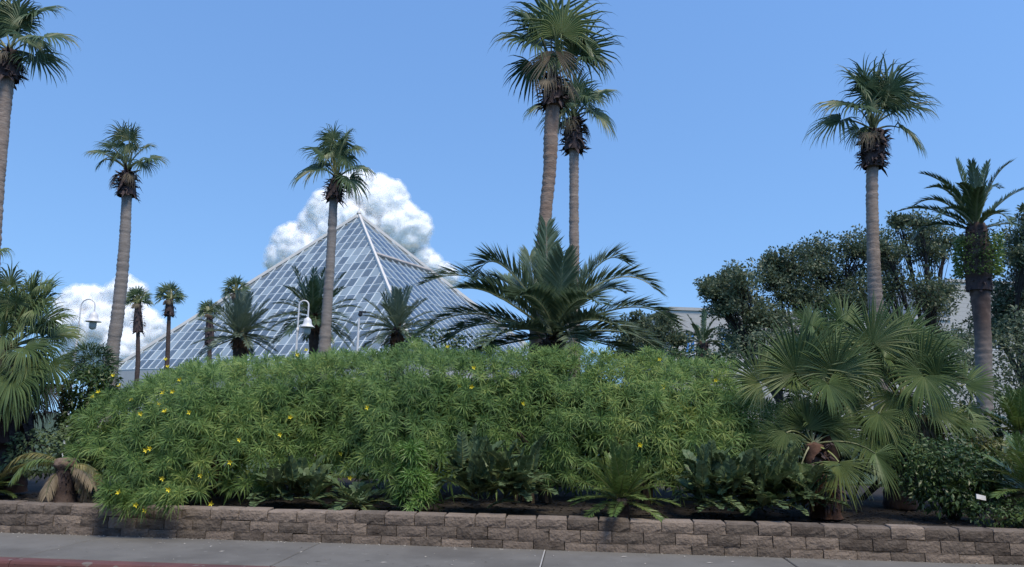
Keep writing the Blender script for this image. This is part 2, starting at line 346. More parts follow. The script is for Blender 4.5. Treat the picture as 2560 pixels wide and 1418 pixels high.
b = MB(); b.add([wp(-300, -16, -.17), wp(300, -16, -.17), wp(300, -PW-.15, -.16), wp(-300, -PW-.15, -.16)], [(0,1,2,3)])
struct(b.build("road", M["asphalt"]))
b = MB()
for _ in range(260):
    s = rng.uniform(-7.5, 7.5); d = -abs(rng.normal(0, .05)) - .01 if rng.random() < .75 else rng.uniform(-1.5, -.05)
    L = rng.uniform(.004, .016); c = wp(s, d, .004); a = rng.uniform(0, 6.28)
    e = np.array([math.cos(a), math.sin(a), 0]) * L; g = np.array([-math.sin(a), math.cos(a), 0]) * L * .6
    b.add([c - e, c + g, c + e, c - g, c + UP * L * .6], [(0,1,4), (1,2,4), (2,3,4), (3,0,4)])
for _ in range(46):
    s_, d = rng.uniform(-7.5, 7), rng.uniform(-1.5, -.05); c = wp(s_, d, .006); a = rng.uniform(0, 6.28); L = rng.uniform(.02, .05)
    e = np.array([math.cos(a), math.sin(a), 0]) * L; g = np.array([-math.sin(a), math.cos(a), 0]) * L * .22; b.add([c - e, c + g + UP * .006, c + e + UP * .004, c - g], [(0, 1, 2), (0, 2, 3)])
struct(b.build("wall_foot_grit", rough("grit", [(.1,.09,.08), (.35,.33,.3), (.5,.48,.44)], 9, 2, 1, 0), parent=sidewalk), "stuff")

# added unseen block with canopy behind the camera, put there to shade the foreground
b = MB(); box(b, (-60, -30, -.2), (60, -14, 11)); box(b, (-60, -14, 4.6), (60, 1.5, 5.3))
for x in range(-60, 60, 8): box(b, (x - .3, .3, -.2), (x + .3, .9, 4.6))
struct(b.build("added_shade_block", M["shade_block"]))

# ------------------------------------------------------------------ block wall, every block a part
wall = thing("retaining_wall", "low grey-brown split-face block retaining wall along the pavement", "wall", (0, 10.1, 0))
BL = 0.405
def block_mesh(seed, top):
    r = np.random.default_rng(seed); b = MB()
    h = .148 if top else .143; wd = BL - .009; dp = .24
    nx, nz = 6, 3
    X = np.linspace(-wd/2, wd/2, nx + 1); Z = np.linspace(0, h - (.022 if top else .006), nz + 1)
    V = []
    for iz, z in enumerate(Z):
        for ix, x in enumerate(X):
            e = ix in (0, nx) or iz in (0, nz)
            V.append((x + (0 if ix in (0, nx) else r.normal(0, .006)), (0.008 if e else 0) + r.normal(0, .0028), z + (0 if iz in (0, nz) else r.normal(0, .006))))
    m = nx + 1
    F = [(i*m+j, i*m+j+1, (i+1)*m+j+1, (i+1)*m+j) for i in range(nz) for j in range(nx)]
    k = len(V); ins = .014 if top else .004
    V += [(-wd/2+ins, ins*2, h), (wd/2-ins, ins*2 + r.normal(0, .004), h), (wd/2-ins, dp, h), (-wd/2+ins, dp, h),
          (-wd/2, dp, 0), (wd/2, dp, 0)]
    rowt = [nz*m+j for j in range(m)]
    F2 = [[k, k+1, k+2, k+3], rowt + [k+1, k], [nz*m+nx] + [k+2, k+1], [0*m+nx, k+5, k+2, nz*m+nx], [nz*m, k, k+3], [k+4, 0, nz*m, k+3]]
    b.add(V, F)
    me = bpy.data.meshes.new("block")
    me.from_pydata([tuple(v) for v in V], [], [list(f) for f in F] + F2); me.materials.append(M["block"]); me.update()
    return me
bm = {t: [block_mesh(100 * t + i, t) for i in range(7)] for t in (0, 1)}
for course, (z0, off, back) in enumerate([(-.04, 0.0, 0.0), (.106, .5, .012), (.252, .08, .024)]):
    for k in range(-24, 25):
        s = (k + off) * BL + .13
        if s < -8.9 or s > 8.3: continue
        t = int(course == 2)
        o = bpy.data.objects.new("block", bm[t][int(rng.integers(7))]); COL.objects.link(o); o.parent = wall
        P = wp(s, back + rng.normal(0, .004), z0 + rng.normal(0, .0025) * (1 + t)) - np.array([0, 10.1, 0])
        o.location = P; o.rotation_euler = (rng.normal(0, .004), rng.normal(0, .006), TW + rng.normal(0, .010))
        o.scale = (1, 1, 1)

# ------------------------------------------------------------------ clouds
def ico(sub):
    import bmesh
    bm_ = bmesh.new(); bmesh.ops.create_icosphere(bm_, subdivisions=sub, radius=1)
    V = np.array([v.co[:] for v in bm_.verts]); F = np.array([[v.index for v in f.verts] for f in bm_.faces]); bm_.free(); return V, F
ICO3, ICO2 = ico(4), ico(3)
def cloud(name, puffs, D, depth, seed, m, kids=10):
    r = np.random.default_rng(seed); b = MB(); sc = D / FPX
    for (x, y, rp) in puffs:
        c = at(x, y, D) + np.array([0, r.uniform(-.4, .4) * rp * sc, 0]); R = rp * sc
        b.add(ICO2[0] * R + c, ICO2[1])
        for _ in range(kids):
            d = nrm(r.normal(size=3)); d[1] = -abs(d[1]) * .8; d = nrm(d)
            if d[2] < -.5: d[2] = abs(d[2])
            q = R * r.uniform(.2, .45); c2 = c + d * (R * .95 - q * .35)
            b.add(ICO2[0] * q + c2, ICO2[1])
    o = b.build(name, m)
    md = o.modifiers.new("weld", 'REMESH'); md.mode = 'VOXEL'; md.voxel_size = 3.4 * sc
    bpy.context.view_layer.update()
    me = bpy.data.meshes.new_from_object(o.evaluated_get(bpy.context.evaluated_depsgraph_get()))
    o.modifiers.clear(); o.data = me
    n = len(me.vertices); V = np.empty(n * 3); N = np.empty(n * 3)
    me.vertices.foreach_get("co", V); me.vertex_normals.foreach_get("vector", N); V = V.reshape(-1, 3); N = N.reshape(-1, 3)
    disp = np.zeros(n)
    for fq, am in ((1 / 50, 7), (1 / 24, 5), (1 / 12, 1.7), (1 / 6, .5)):
        disp += am * np.array([.55 - abs(mnoise.noise(Vector(p * (fq / sc)))) * 1.9 for p in V])
    V = V + N * (disp * sc)[:, None]
    me.vertices.foreach_set("co", V.ravel()); me.polygons.foreach_set("use_smooth", np.ones(len(me.polygons), bool)); me.update()
    if not me.materials: me.materials.append(m)
    N = np.empty(n * 3); me.vertex_normals.foreach_get("vector", N); N = N.reshape(-1, 3); d0 = np.zeros(3)
    F = np.empty(len(me.loops), np.int32); me.loops.foreach_get("vertex_index", F)
    tot = np.empty(len(me.polygons), np.int32); me.polygons.foreach_get("loop_total", tot)
    for k, off in enumerate((1.5, 3.4, 6.0, 9.5)):                 # thin vapour round the edge
        me2 = me.copy(); V2 = V + N * (off * sc)
        me2.vertices.foreach_set("co", V2.ravel()); me2.materials.clear(); me2.materials.append(M["wisp"][k]); me2.update()
        w_ = bpy.data.objects.new("vapour", me2); COL.objects.link(w_); w_.parent = o; w_["kind"] = "stuff"
    return o
big = [(735,612,52),(790,575,48),(835,540,58),(880,502,54),(935,492,52),(965,520,58),(1010,585,58),(880,600,80),(960,620,70),(800,660,70),(1040,610,30),(710,650,40),(1085,672,26),(1120,690,22),(1055,655,28),(930,690,80),(908,458,26),(820,506,24)]
o = cloud("cloud", big, 2600, .8, 5, M["cloud"])
o["label"] = "tall white cumulus cloud rising behind the glass pyramid"; o["category"] = "cloud"; o["group"] = "white clouds"
low = [(205,765,44),(250,760,36),(320,745,42),(190,820,48),(270,830,60),(345,820,50),(380,835,36),(230,880,60),(330,880,60),(170,770,18),(310,715,16)]
o = cloud("cloud", low, 3000, .8, 8, M["cloud"])
o["label"] = "low white cloud behind the left lamp and leaning palm trunk"; o["category"] = "cloud"; o["group"] = "white clouds"

# ------------------------------------------------------------------ leaf builders
def fan(b, bp_, P0, P1, tip, face=0.4, nseg=34, spread=250, droop=0.6, split=0.5, seed=0, pw=0.018, steps=5):
    r = np.random.default_rng(seed)
    P0, P1, tip = map(np.asarray, (P0, P1, tip))
    ax = tip - P1; R = np.linalg.norm(ax); ax = ax / R
    d0 = P1 - P0; L = np.linalg.norm(d0)
    if L > .02:
        c1 = P0 + nrm(nrm(d0) + UP * .35) * L * .4; c2 = P1 - nrm(ax + nrm(d0)) * L * .35
        tube(bp_, bez([P0, c1, c2, P1], 7), np.linspace(pw * 1.3, pw * .7, 7), 4, 0, cap=False)
    t = np.cross(ax, UP); t = nrm(t) if np.linalg.norm(t) > .25 else np.array([1.0, 0, 0])
    nu = np.cross(t, ax)
    cam_ = nrm(np.array([0, -1, .25])); cam_ = cam_ - ax * (cam_ @ ax)
    if np.linalg.norm(cam_) > .1: nu = nrm(nu * (1 - face) + nrm(cam_) * face)
    nu = nrm(nu - ax * (nu @ ax)); sd = np.cross(ax, nu)
    S = math.radians(spread); ph = (np.arange(nseg) + .5) / nseg * S - S / 2; dph = S / nseg
    D = ax[None] * np.cos(ph)[:, None] + sd[None] * np.sin(ph)[:, None] + nu[None] * (.10 + .14 * np.abs(np.sin(ph)))[:, None]
    D = nrm(D)
    Wd = nrm(np.cross(np.broadcast_to(nu, D.shape), D))
    Ri = R * (1 - .28 * (np.abs(ph) / (S / 2)) ** 1.5) * r.uniform(.9, 1.08, nseg)
    ts = np.array([.03, .28, split, .72, .88, 1.0]) if steps == 5 else np.array([.03, split, .8, 1.0])
    pos = P1[None] + D * (Ri * ts[0])[:, None]; cur = D.copy()
    rows = []; dr = droop * r.uniform(.6, 1.4, nseg)
    jit = r.normal(0, .05, (nseg, 3))
    for k, tt in enumerate(ts):
        if k:
            st = Ri * (ts[k] - ts[k-1])
            if ts[k] > split - .01:
                over = (ts[k] - split + .12) / (1 - split)
                cur = nrm(cur + np.array([0, 0, -1.0]) * (dr * over * .95)[:, None] + jit)
            pos = pos + cur * st[:, None]
        hw = Ri * tt * math.tan(dph / 2) if tt <= split + 1e-6 else Ri * split * math.tan(dph / 2) * (1 - (tt - split) / (1 - split)) ** .8
        hw = np.maximum(hw, .0008)
        fold = nu[None] * (hw * .95)[:, None]
        w_ = Wd * hw[:, None]
        rows.append(np.stack([pos - w_, pos + fold, pos + w_], 1))
    A = np.stack(rows, 1)                       # seg, row, 3, xyz
    ns, nr = A.shape[:2]
    base = (np.arange(ns) * nr * 3)[:, None]; i = (np.arange(nr - 1) * 3)[None]
    q = (base + i)[..., None]
    F = np.concatenate([q + np.array([0, 1, 4, 3]), q + np.array([1, 2, 5, 4])], -1).reshape(-1, 4)
    b.add(A.reshape(-1, 3), F, 0)

def frond(b, P, nl=42, ll=0.42, lw=0.022, vee=0.35, ang=0.95, rw=0.022, seed=0, mr=0, ml=1, start=.14, broad=False, droop=.12, tipang=.5, up=None):
    r = np.random.default_rng(seed)
    P = [np.asarray(p, float) for p in P]
    c = bez(P, 18); tube(b, c, np.linspace(rw, rw * .22, 18), 3, mr, cap=False)
    t = np.linspace(start, .99, nl); f = t * 17; i = np.minimum(f.astype(int), 16); fr = (f - i)[:, None]
    pts = c[i] * (1 - fr) + c[i+1] * fr; dd = nrm(c[i+1] - c[i])
    upv = np.array(UP if up is None else up, float)
    sd = np.cross(dd, upv); 
    s0 = nrm(np.cross(P[-1] - P[0], upv) + 1e-6); sd = nrm(sd + s0 * .25); un = nrm(np.cross(sd, dd))
    prof = np.clip(np.minimum((t - start) / .22 + .35, 1), 0, 1) * (1 - .5 * np.clip((t - .6) / .4, 0, 1) ** 1.8)
    for s in (-1, 1):
        a = ang * (1 - (1 - tipang) * t) + r.normal(0, .06, nl)
        v = vee + r.normal(0, .09, nl)
        side = sd * (s * np.cos(v))[:, None] + un * np.sin(v)[:, None]
        d = nrm(dd * np.cos(a)[:, None] + side * np.sin(a)[:, None])
        Lf = ll * prof * r.uniform(.88, 1.1, nl)
        wv = nrm(np.cross(d, un) + un * r.normal(0, .25, (nl, 1)))
        hw = lw * (0.6 + .4 * prof)
        b0 = pts; mid = pts + d * (Lf * (.55 if broad else .4))[:, None]; tip = pts + d * Lf[:, None] - UP * (Lf * droop)[:, None]
        if broad:
            m2 = pts + d * (Lf * .82)[:, None] - UP * (Lf * droop * .6)[:, None]
            A = np.stack([b0, mid - wv * hw[:, None], mid + wv * hw[:, None], m2 - wv * (hw * .85)[:, None], m2 + wv * (hw * .85)[:, None], tip], 1)
            k = (np.arange(nl) * 6)[:, None]
            b.add(A.reshape(-1, 3), np.concatenate([k + np.array([0, 1, 2]), k + np.array([3, 5, 4])]), ml)
            b.n -= nl * 6; b.v.pop(); b.add(A.reshape(-1, 3), k + np.array([1, 3, 4, 2]), ml)
        else:
            A = np.stack([b0, mid - wv * hw[:, None], mid + wv * hw[:, None], tip], 1)
            k = (np.arange(nl) * 4)[:, None]
            b.add(A.reshape(-1, 3), np.concatenate([k + np.array([0, 1, 2]), k + np.array([1, 3, 2])]), ml)

def trunk(parent, pts, Y, ground=.35, m="bark", ring=.13, amp=.13, seed=0, sides=16, name="trunk"):
    r = np.random.default_rng(seed)
    C = [at(x, y, Y) for x, y, _ in pts]; R = [w_ / 2 * Y / FPX for *_, w_ in pts]
    if C[-1][2] > ground:
        d = C[-1] - C[-2]; k = (C[-1][2] - ground) / -d[2]; k = min(k, 60)
        C.append(C[-1] + np.array([d[0] * k * .4, 0, ground - C[-1][2]])); R.append(R[-1] * 1.12)
    C = np.array(C); R = np.array(R)
    s = np.concatenate([[0], np.cumsum(np.linalg.norm(np.diff(C, axis=0), axis=1))])
    n = max(12, int(s[-1] / .055)); t = np.linspace(0, s[-1], n)
    cc = np.stack([np.interp(t, s, C[:, k]) for k in range(3)], 1)
    for _ in range(6): cc[1:-1] = (cc[:-2] + cc[1:-1] * 2 + cc[2:]) / 4
    rr = np.interp(t, s, R)
    sp = ring * (1 + .25 * np.sin(t * 1.7 + seed)); ph = np.cumsum(np.gradient(t) / sp)
    saw = (ph % 1.0); rk = r.uniform(.25, 1.7, int(ph[-1]) + 2)[ph.astype(int)]
    rr = rr * (1 + amp * rk * (saw - .5) + .03 * np.array([mnoise.noise(Vector((q * 2.3, seed, 0))) for q in t]))
    th = np.arange(sides) * 2 * math.pi / sides
    V = np.array([[(cc[i] + rr[i] * (1 + .05 * mnoise.noise(Vector((math.cos(a) * 1.5, math.sin(a) * 1.5, t[i] * 3 + seed)))) * np.array([math.cos(a), math.sin(a), 0])
                    + UP * .02 * mnoise.noise(Vector((math.cos(a) * 2, math.sin(a) * 2, t[i] * 5)))) for a in th] for i in range(n)]).reshape(-1, 3)
    b = MB(); F = [(i*sides+j, (i+1)*sides+j, (i+1)*sides+(j+1) % sides, i*sides+(j+1) % sides) for i in range(n-1) for j in range(sides)]
    b.add(V, F); b.add(np.concatenate([V[:sides], cc[:1] + UP * .05]), [(j, (j+1) % sides, sides) for j in range(sides)])
    return b.build(name, M[m], parent, smooth=True)

def boots(parent, ptop, pbot, r0, r1, n=110, L=.2, seed=0, m="boot", name="leaf_bases", up=.3):
    r = np.random.default_rng(seed); b = MB()
    ptop = np.asarray(ptop); pbot = np.asarray(pbot)
    tube(b, [pbot, pbot * .5 + ptop * .5, ptop], [r1 * .95, (r0 + r1) / 2 * 1.02, r0 * .9], 10)
    for _ in range(n):
        t = r.random(); c = ptop * (1 - t) + pbot * t; R = r0 * (1 - t) + r1 * t
        a = r.uniform(0, 6.283); o = np.array([math.cos(a), math.sin(a), 0]); q = np.array([-math.sin(a), math.cos(a), 0])
        u = up - .9 * t + r.normal(0, .35); d = nrm(o + UP * u); l_ = L * r.uniform(.5, 1.3); w_ = l_ * r.uniform(.12, .28)
        P = c + o * R * .8; Q = P + d * l_ * .55; T = P + d * l_ + UP * l_ * r.uniform(-.5, .2)
        b.add([P - q * w_, P + q * w_, Q + q * w_ * .7, Q - q * w_ * .7, T, Q + UP * w_ * .6], [(0, 1, 2), (0, 2, 3), (3, 2, 4), (0, 5, 1), (5, 3, 4), (2, 5, 4)])
    o = b.build(name, M[m], parent); o["kind"] = "stuff"; return o

def fan_palm(name, label, Y, heart, leaves, trunkpts, boot, extra=1, seed=0, group=None, nseg=34, droop=.7, Rpx=70, pet=60, m="bark", ground=.35, steps=5, dead=3, cat="palm tree", bootn=110, spread=240, dmul=1.0):
    """heart, leaves (hastula -> blade tip, face, kind) and trunk as seen in the photograph, all at distance Y"""
    r = np.random.default_rng(seed); k = Y / FPX
    base = at(trunkpts[-1][0], trunkpts[-1][1], Y); base[2] = ground
    root = thing(name, label, cat, base, group)
    if trunkpts: trunk(root, trunkpts, Y, ground, m, seed=seed)
    H = at(*heart, Y)
    if boot:
        yt, yb, wt, wb = boot[:4]
        x0 = np.interp(yt, [p[1] for p in trunkpts], [p[0] for p in trunkpts]); x1 = np.interp(yb, [p[1] for p in trunkpts], [p[0] for p in trunkpts])
        boots(root, at(x0, yt, Y), at(x1, yb, Y), wt / 2 * k, wb / 2 * k, bootn, L=wb * .42 * k, seed=seed)
    allv = []
    for i, lf in enumerate(leaves):
        hx, hy, tx, ty = lf[:4]; face = lf[4] if len(lf) > 4 else .5; kind = lf[5] if len(lf) > 5 else 0; dr = lf[6] if len(lf) > 6 else droop
        R2 = math.hypot(tx - hx, ty - hy)
        dy = (lf[7] if len(lf) > 7 else r.uniform(-.35, .35) * pet) * k
        A = at(hx, hy, Y + dy); B_ = at(tx, ty, Y + dy * 1.4); B_ = A + (B_ - A) * ((1.13 if nseg > 20 else 1.28) if cat == 'palm tree' else 1.0)
        allv.append((A, B_, face, kind, dr * dmul))
    for i in range(extra):
        az = (2 if cat == 'palm tree' else 1) * math.pi * (i + r.random()) / max(extra, 1); el = math.radians(r.uniform(5, 75))
        d = np.array([math.cos(az) * math.cos(el), math.sin(az) * math.cos(el), math.sin(el)])
        A = H + d * pet * k * r.uniform(.8, 1.1); ax = nrm(d + UP * (-.35 if el < .7 else 0) + r.normal(0, .15, 3))
        allv.append((A, A + ax * Rpx * k * r.uniform(.85, 1.1), r.uniform(0, .4) if cat == 'palm tree' else r.uniform(.3, .8), 0, droop if cat == 'palm tree' else .12 * dmul ** 2))
    for i in range(dead):
        az = r.uniform(0, 6.283); d = np.array([math.cos(az), math.sin(az), -.5])
        A = H + nrm(d) * pet * k * .5; allv.append((A, A + nrm(d + np.array([0, 0, -1.5])) * Rpx * k * .8, .2, 1, .8))
    for i, (A, B_, face, kind, dr) in enumerate(allv):
        b = MB(); b2 = MB(); fan(b, b2, H + r.normal(0, 3, 3) * k, A, B_, face, nseg, spread if kind != 1 else 150, dr, r.uniform(.36, .46) if cat == 'palm tree' else r.uniform(.5, .62), seed * 100 + i, pw=max(.014, 2.3 * k), steps=steps)
        mm = [[M["petiole"], M["fan" if cat == "palm tree" else "fan_low"]], [M["petiole"], M["fan_dead"]], [M["petiole_yellow"], M["fan_yellow"]]][kind]
        fr_ = b.build("frond", mm[1], root)
        if b2.n: b2.build("petiole", mm[0], fr_)
    return root

# ------------------------------------------------------------------ tall fan palms
TALL = "tall fan palms"
fan_palm("fan_palm", "tall fan palm cut by the left edge of the view", 16, (24,128),
    [(40,52,42,-25,.9),(78,44,172,9,.5),(108,95,193,103,.45),(85,139,159,200,.5),(66,96,120,150,.3),(-30,70,-85,30,.5),(-40,115,-120,125,.4),(8,50,-5,-40,.7),(50,70,60,-10,.6),(-30,160,-80,220,.4),(20,90,10,10,.8)],
    [(26,140,28),(18,190,36),(10,254,36),(4,330,35),(-6,440,34),(-12,520,35),(-20,640,37),(-34,900,44)], (128,200,44,62), seed=1, group=TALL, Rpx=80, pet=70)
fan_palm("fan_palm", "grey-trunked fan palm leaning right, between left lamp and two small palms", 21, (318,428),
    [(305,345,301,294,.5),(338,340,352,308,.6),(283,369,250,345,.5),(259,384,211,374,.4),(266,399,235,425,.4),(359,372,396,358,.5),(374,396,420,408,.4),(357,406,374,442,.5),(315,362,300,410,.9),(334,375,350,345,.8),(296,385,270,425,.5),(325,350,335,300,.7)],
    [(318,435,18),(318,470,26),(317,490,24),(312,600,27),(304,700,29),(293,800,30),(281,880,32),(277,915,36)], (428,490,28,50), seed=2, group=TALL, Rpx=60, pet=48, m="bark_grey", extra=1)
fan_palm("fan_palm", "fan palm standing in front of the glass pyramid, hiding part of the cloud", 22, (840,444),
    [(805,423,712,446,.45,0,.9),(811,389,752,350,.5,0,.8),(825,352,808,312,.6,0,.8),(842,355,846,425,.8,0,.5),(863,347,888,311,.5,0,.9),(880,372,924,378,.5,0,.9),(893,420,955,436,.35,0,1.),(872,446,914,498,.5,0,.9),(834,347,834,306,.7,0,.9),(866,395,880,440,.6),(822,380,790,415,.6),(850,390,868,335,.8)],
    [(842,448,18),(838,480,26),(834,500,22),(829,600,23),(823,700,24),(816,800,26),(811,870,33)], (446,500,28,46), seed=3, group=TALL, Rpx=66, pet=52, m="bark_grey", extra=1, droop=1.25)
fan_palm("fan_palm", "tallest fan palm with patchy tan trunk rising above the big date palm", 16, (1384,195),
    [(1342,118,1225,70,.45),(1335,62,1268,4,.5),(1378,84,1384,-40,.95),(1404,86,1432,-45,.6,2),(1447,142,1498,36,.95),(1458,148,1538,150,.4,0,.9),(1462,110,1522,195,.4),(1385,126,1392,235,.75,1,.3),(1331,158,1318,248,.3),(1352,95,1320,20,.6),(1420,95,1470,55,.7),(1408,150,1450,215,.6),(1365,150,1340,210,.5)],
    [(1384,200,30),(1384,240,40),(1382,272,37),(1377,330,38),(1375,420,35),(1367,500,33),(1361,570,34),(1353,660,36),(1344,830,42)], (196,268,48,62), seed=4, group=TALL, m="bark_red", Rpx=90, pet=78, extra=1)
fan_palm("fan_palm", "slimmer fan palm just right of and behind the tallest palm", 24, (1434,296),
    [(1372,262,1298,285,.4),(1482,245,1548,210,.45,0,.9),(1486,282,1546,342,.45),(1440,230,1452,168,.8),(1465,240,1530,255,.5),(1423,240,1398,195,.6),(1410,272,1356,335,.5),(1452,255,1475,190,.7),(1428,265,1420,215,.9),(1470,270,1500,300,.6)],
    [(1434,300,22),(1433,360,30),(1435,382,25),(1435,480,24),(1435,580,25),(1436,680,26),(1436,840,30)], (298,378,40,54), seed=5, group=TALL, Rpx=70, pet=58, extra=1, bootn=160)
fan_palm("fan_palm", "lone tall fan palm on the right, above the bushy fan palms", 21, (2183,324),
    [(2190,250,2206,136,.9),(2155,226,2098,160,.5),(2162,215,2163,143,.6),(2144,272,2022,256,.4),(2104,300,2010,348,.45,0,.8),(2150,322,2118,372,.5),(2228,262,2314,200,.5),(2242,278,2345,254,.4),(2250,320,2320,384,.45),(2222,232,2247,146,.6),(2178,280,2148,215,.8),(2205,270,2250,230,.7)],
    [(2183,330,26),(2182,380,38),(2182,418,29),(2180,440,29),(2180,500,29),(2182,600,30),(2186,700,33),(2189,760,36)], (330,420,62,54), seed=6, group=TALL, Rpx=80, pet=68, extra=1, bootn=200)

# far small fan palms
FARP = "small distant fan palms"
def small_palm(label, x, y, rpx, ybase, Y, skirt, seed, lean=0):
    r = np.random.default_rng(seed); lv = []
    for i in range(17):
        a = math.radians(-25 + 230 * (i + .5) / 17 + r.uniform(-6, 6)); h = rpx * r.uniform(.42, .55); f = rpx * r.uniform(.92, 1.1)
        lv.append((x + h * math.cos(a), y - h * math.sin(a), x + f * math.cos(a), y - f * math.sin(a) + 3, r.uniform(.2, .8)))
    fan_palm("fan_palm", label, Y, (x, y + 4), lv, [(x, y + 8, 9), (x + lean * .4, y + skirt, 9), (x + lean, ybase, 11)],
             (y + 8, y + skirt, 14, 26), extra=1, seed=seed, group=FARP, nseg=14, steps=3, Rpx=rpx * .55, pet=rpx * .5, dead=6, droop=.45, m="bark_dark", spread=200)
small_palm("small dark palm against the low cloud, left of the pyramid's corner", 345, 752, 38, 905, 52, 78, 21)
small_palm("small dark palm against blue sky where the pyramid's left edge begins", 425, 742, 38, 890, 54, 48, 22, -6)
small_palm("small palm crowning the pyramid's left edge, higher of the two there", 590, 727, 38, 880, 46, 30, 23)
small_palm("small palm with brown skirt just left of the silvery date palm", 524, 778, 32, 885, 46, 85, 24)

# ------------------------------------------------------------------ date palms
def px_frond(root, Y, pts, dy, nl, llpx, lwpx, seed, mats, rwpx=2.6, **kw):
    k = Y / FPX; q = np.array([0, .25, .65, 1.0]) * dy * k
    P = [at(x, y, Y + d) for (x, y), d in zip(pts, q)]
    b = MB(); frond(b, P, nl, llpx * k, lwpx * k, rw=rwpx * k, seed=seed, **kw)
    return b.build("frond", mats, root)
def rad_fronds(root, Y, heart, n, Lpx, llpx, lwpx, seed, mats, el=(5, 85), nl=34, arch=.5, az=(0, 360), rwpx=2.2, spread_px=None, **kw):
    r = np.random.default_rng(seed); k = Y / FPX; H = at(*heart, Y)
    for i in range(n):
        a = math.radians(az[0] + (az[1] - az[0]) * ((i * .618034) % 1)); e = math.radians(el[0] + (el[1] - el[0]) * (i + .5) / n)
        o = np.array([math.cos(a), math.sin(a), 0]); L = Lpx * k * r.uniform(.85, 1.1)
        d0 = o * math.cos(e) + UP * math.sin(e)
        P0 = H + (r.normal(0, 3, 3) if not spread_px else np.array([r.uniform(-1, 1) * spread_px[0], r.uniform(-1, 1) * spread_px[1], r.random() ** 1.5 * spread_px[2]])) * k; P1 = P0 + d0 * L * .4; d1 = nrm(d0 - UP * arch * .7 * math.cos(e)); P2 = P1 + d1 * L * .33
        d2 = nrm(d1 - UP * arch * 1.3 * (.35 + math.cos(e))); P3 = P2 + d2 * L * .3
        b = MB(); frond(b, [P0, P1, P2, P3], nl, llpx * k, lwpx * k, rw=rwpx * k, seed=seed * 50 + i, **kw)
        b.build("frond", mats, root)
HM = [M["rachis"], M["date_big"]]; DM = [M["rachis"], M["date"]]; GM = [M["rachis"], M["date_grey"]]
Y = 15.0
root = thing("date_palm", "big low date palm with arching fronds in the centre, behind the oleander hedge", "palm tree", at(1385, 1060, Y) * np.array([1, 1, 0]) + np.array([0, 0, .4]))
trunk(root, [(1385,850,56),(1385,880,66),(1384,960,72)], Y, .4, "bark_dark", .16, .14, 31)
boots(root, at(1385,842,Y), at(1385,900,Y), .18, .30, 120, .22, 31, "boot")
Hp = (1385, 835)
for i, (p, dy) in enumerate([
    ([(1300,690),(1225,600),(1193,690)], -40), ([(1280,735),(1180,650),(1066,706)], 30), ([(1290,770),(1225,712),(1156,722)], -120),
    ([(1368,770),(1364,670),(1365,566)], 40), ([(1348,770),(1326,700),(1324,640)], 90), ([(1440,740),(1500,610),(1558,652)], 40),
    ([(1420,740),(1560,640),(1638,724)], -60), ([(1470,800),(1590,720),(1684,806)], 60), ([(1480,835),(1570,800),(1650,880)], -60),
    ([(1260,800),(1150,735),(1036,850)], -40), ([(1290,820),(1200,780),(1120,850)], 80), ([(1400,770),(1400,700),(1410,640)], -100),
    ([(1330,760),(1270,690),(1240,700)], 160), ([(1450,760),(1500,700),(1560,730)], 180), ([(1440,800),(1500,780),(1560,830)], -200),
    ([(1330,820),(1270,810),(1215,860)], -220), ([(1370,770),(1330,720),(1290,745)], -200), ([(1410,780),(1450,720),(1500,760)], -240),
    ([(1420,840),(1500,850),(1600,890)], 20), ([(1340,850),(1260,850),(1180,890)], 40), ([(1390,770),(1385,700),(1380,650)], 220),
    ([(1400,820),(1430,815),(1432,870)], -200)]):
    px_frond(root, Y, [Hp] + p, dy, 92, 84, 3.4, 300 + i, HM, 4.2, vee=.5, ang=1.0)
Y = 20.0
root = thing("date_palm", "date palm on a thick trunk at the right edge, ferns under its crown", "palm tree", at(2462, 1040, Y) * np.array([1, 1, 0]) + np.array([0, 0, .4]))
trunk(root, [(2440,560,40),(2444,640,70),(2447,700,58),(2450,730,48),(2455,800,38),(2458,850,38),(2462,1000,36),(2464,1045,38)], Y, .4, "bark_two", .15, .1, 32)
boots(root, at(2441,570,Y), at(2448,728,Y), .30, .34, 210, .17, 33, "boot")
Hp = (2441, 575)
for i, (p, dy) in enumerate([
    ([(2410,500),(2370,450),(2309,435)], 30), ([(2415,520),(2380,455),(2322,470)], -50), ([(2410,545),(2350,470),(2290,512)], 40), ([(2405,560),(2330,500),(2248,528)], -20),
    ([(2400,575),(2330,535),(2289,592)], 10), ([(2425,500),(2405,450),(2393,404)], 30), ([(2440,500),(2438,450),(2429,408)], -40), ([(2448,500),(2460,450),(2470,408)], 30),
    ([(2460,500),(2480,430),(2530,404)], -30), ([(2470,540),(2520,470),(2590,468)], 20), ([(2475,570),(2540,530),(2600,600)], 30), ([(2430,500),(2420,470),(2400,460)], -120),
    ([(2450,500),(2470,450),(2500,470)], 120), ([(2440,520),(2445,480),(2450,470)], -140), ([(2420,530),(2370,500),(2350,540)], -140), ([(2460,540),(2500,510),(2530,560)], -140)]):
    px_frond(root, Y, [Hp] + p, dy, 60, 36, 2.2, 340 + i, DM, 3.2, vee=.55, ang=.75)
b = MB(); r = np.random.default_rng(5)
for _ in range(2300):
    a = r.uniform(0, 6.283); P = at(2445, r.uniform(590, 690), Y); rad = .33 + .24 * r.random(); c = P + np.array([math.cos(a), math.sin(a), 0]) * rad
    d = nrm(np.array([math.cos(a), math.sin(a), r.uniform(-1, .4)])); q = nrm(np.cross(d, r.normal(size=3))); l_ = r.uniform(.06, .13)
    b.add([c, c + d * l_ * .5 + q * .025, c + d * l_, c + d * l_ * .5 - q * .025], [(0, 1, 2), (0, 2, 3)])
fo = b.build("fern_ring", M["vine"], root); fo["kind"] = "stuff"

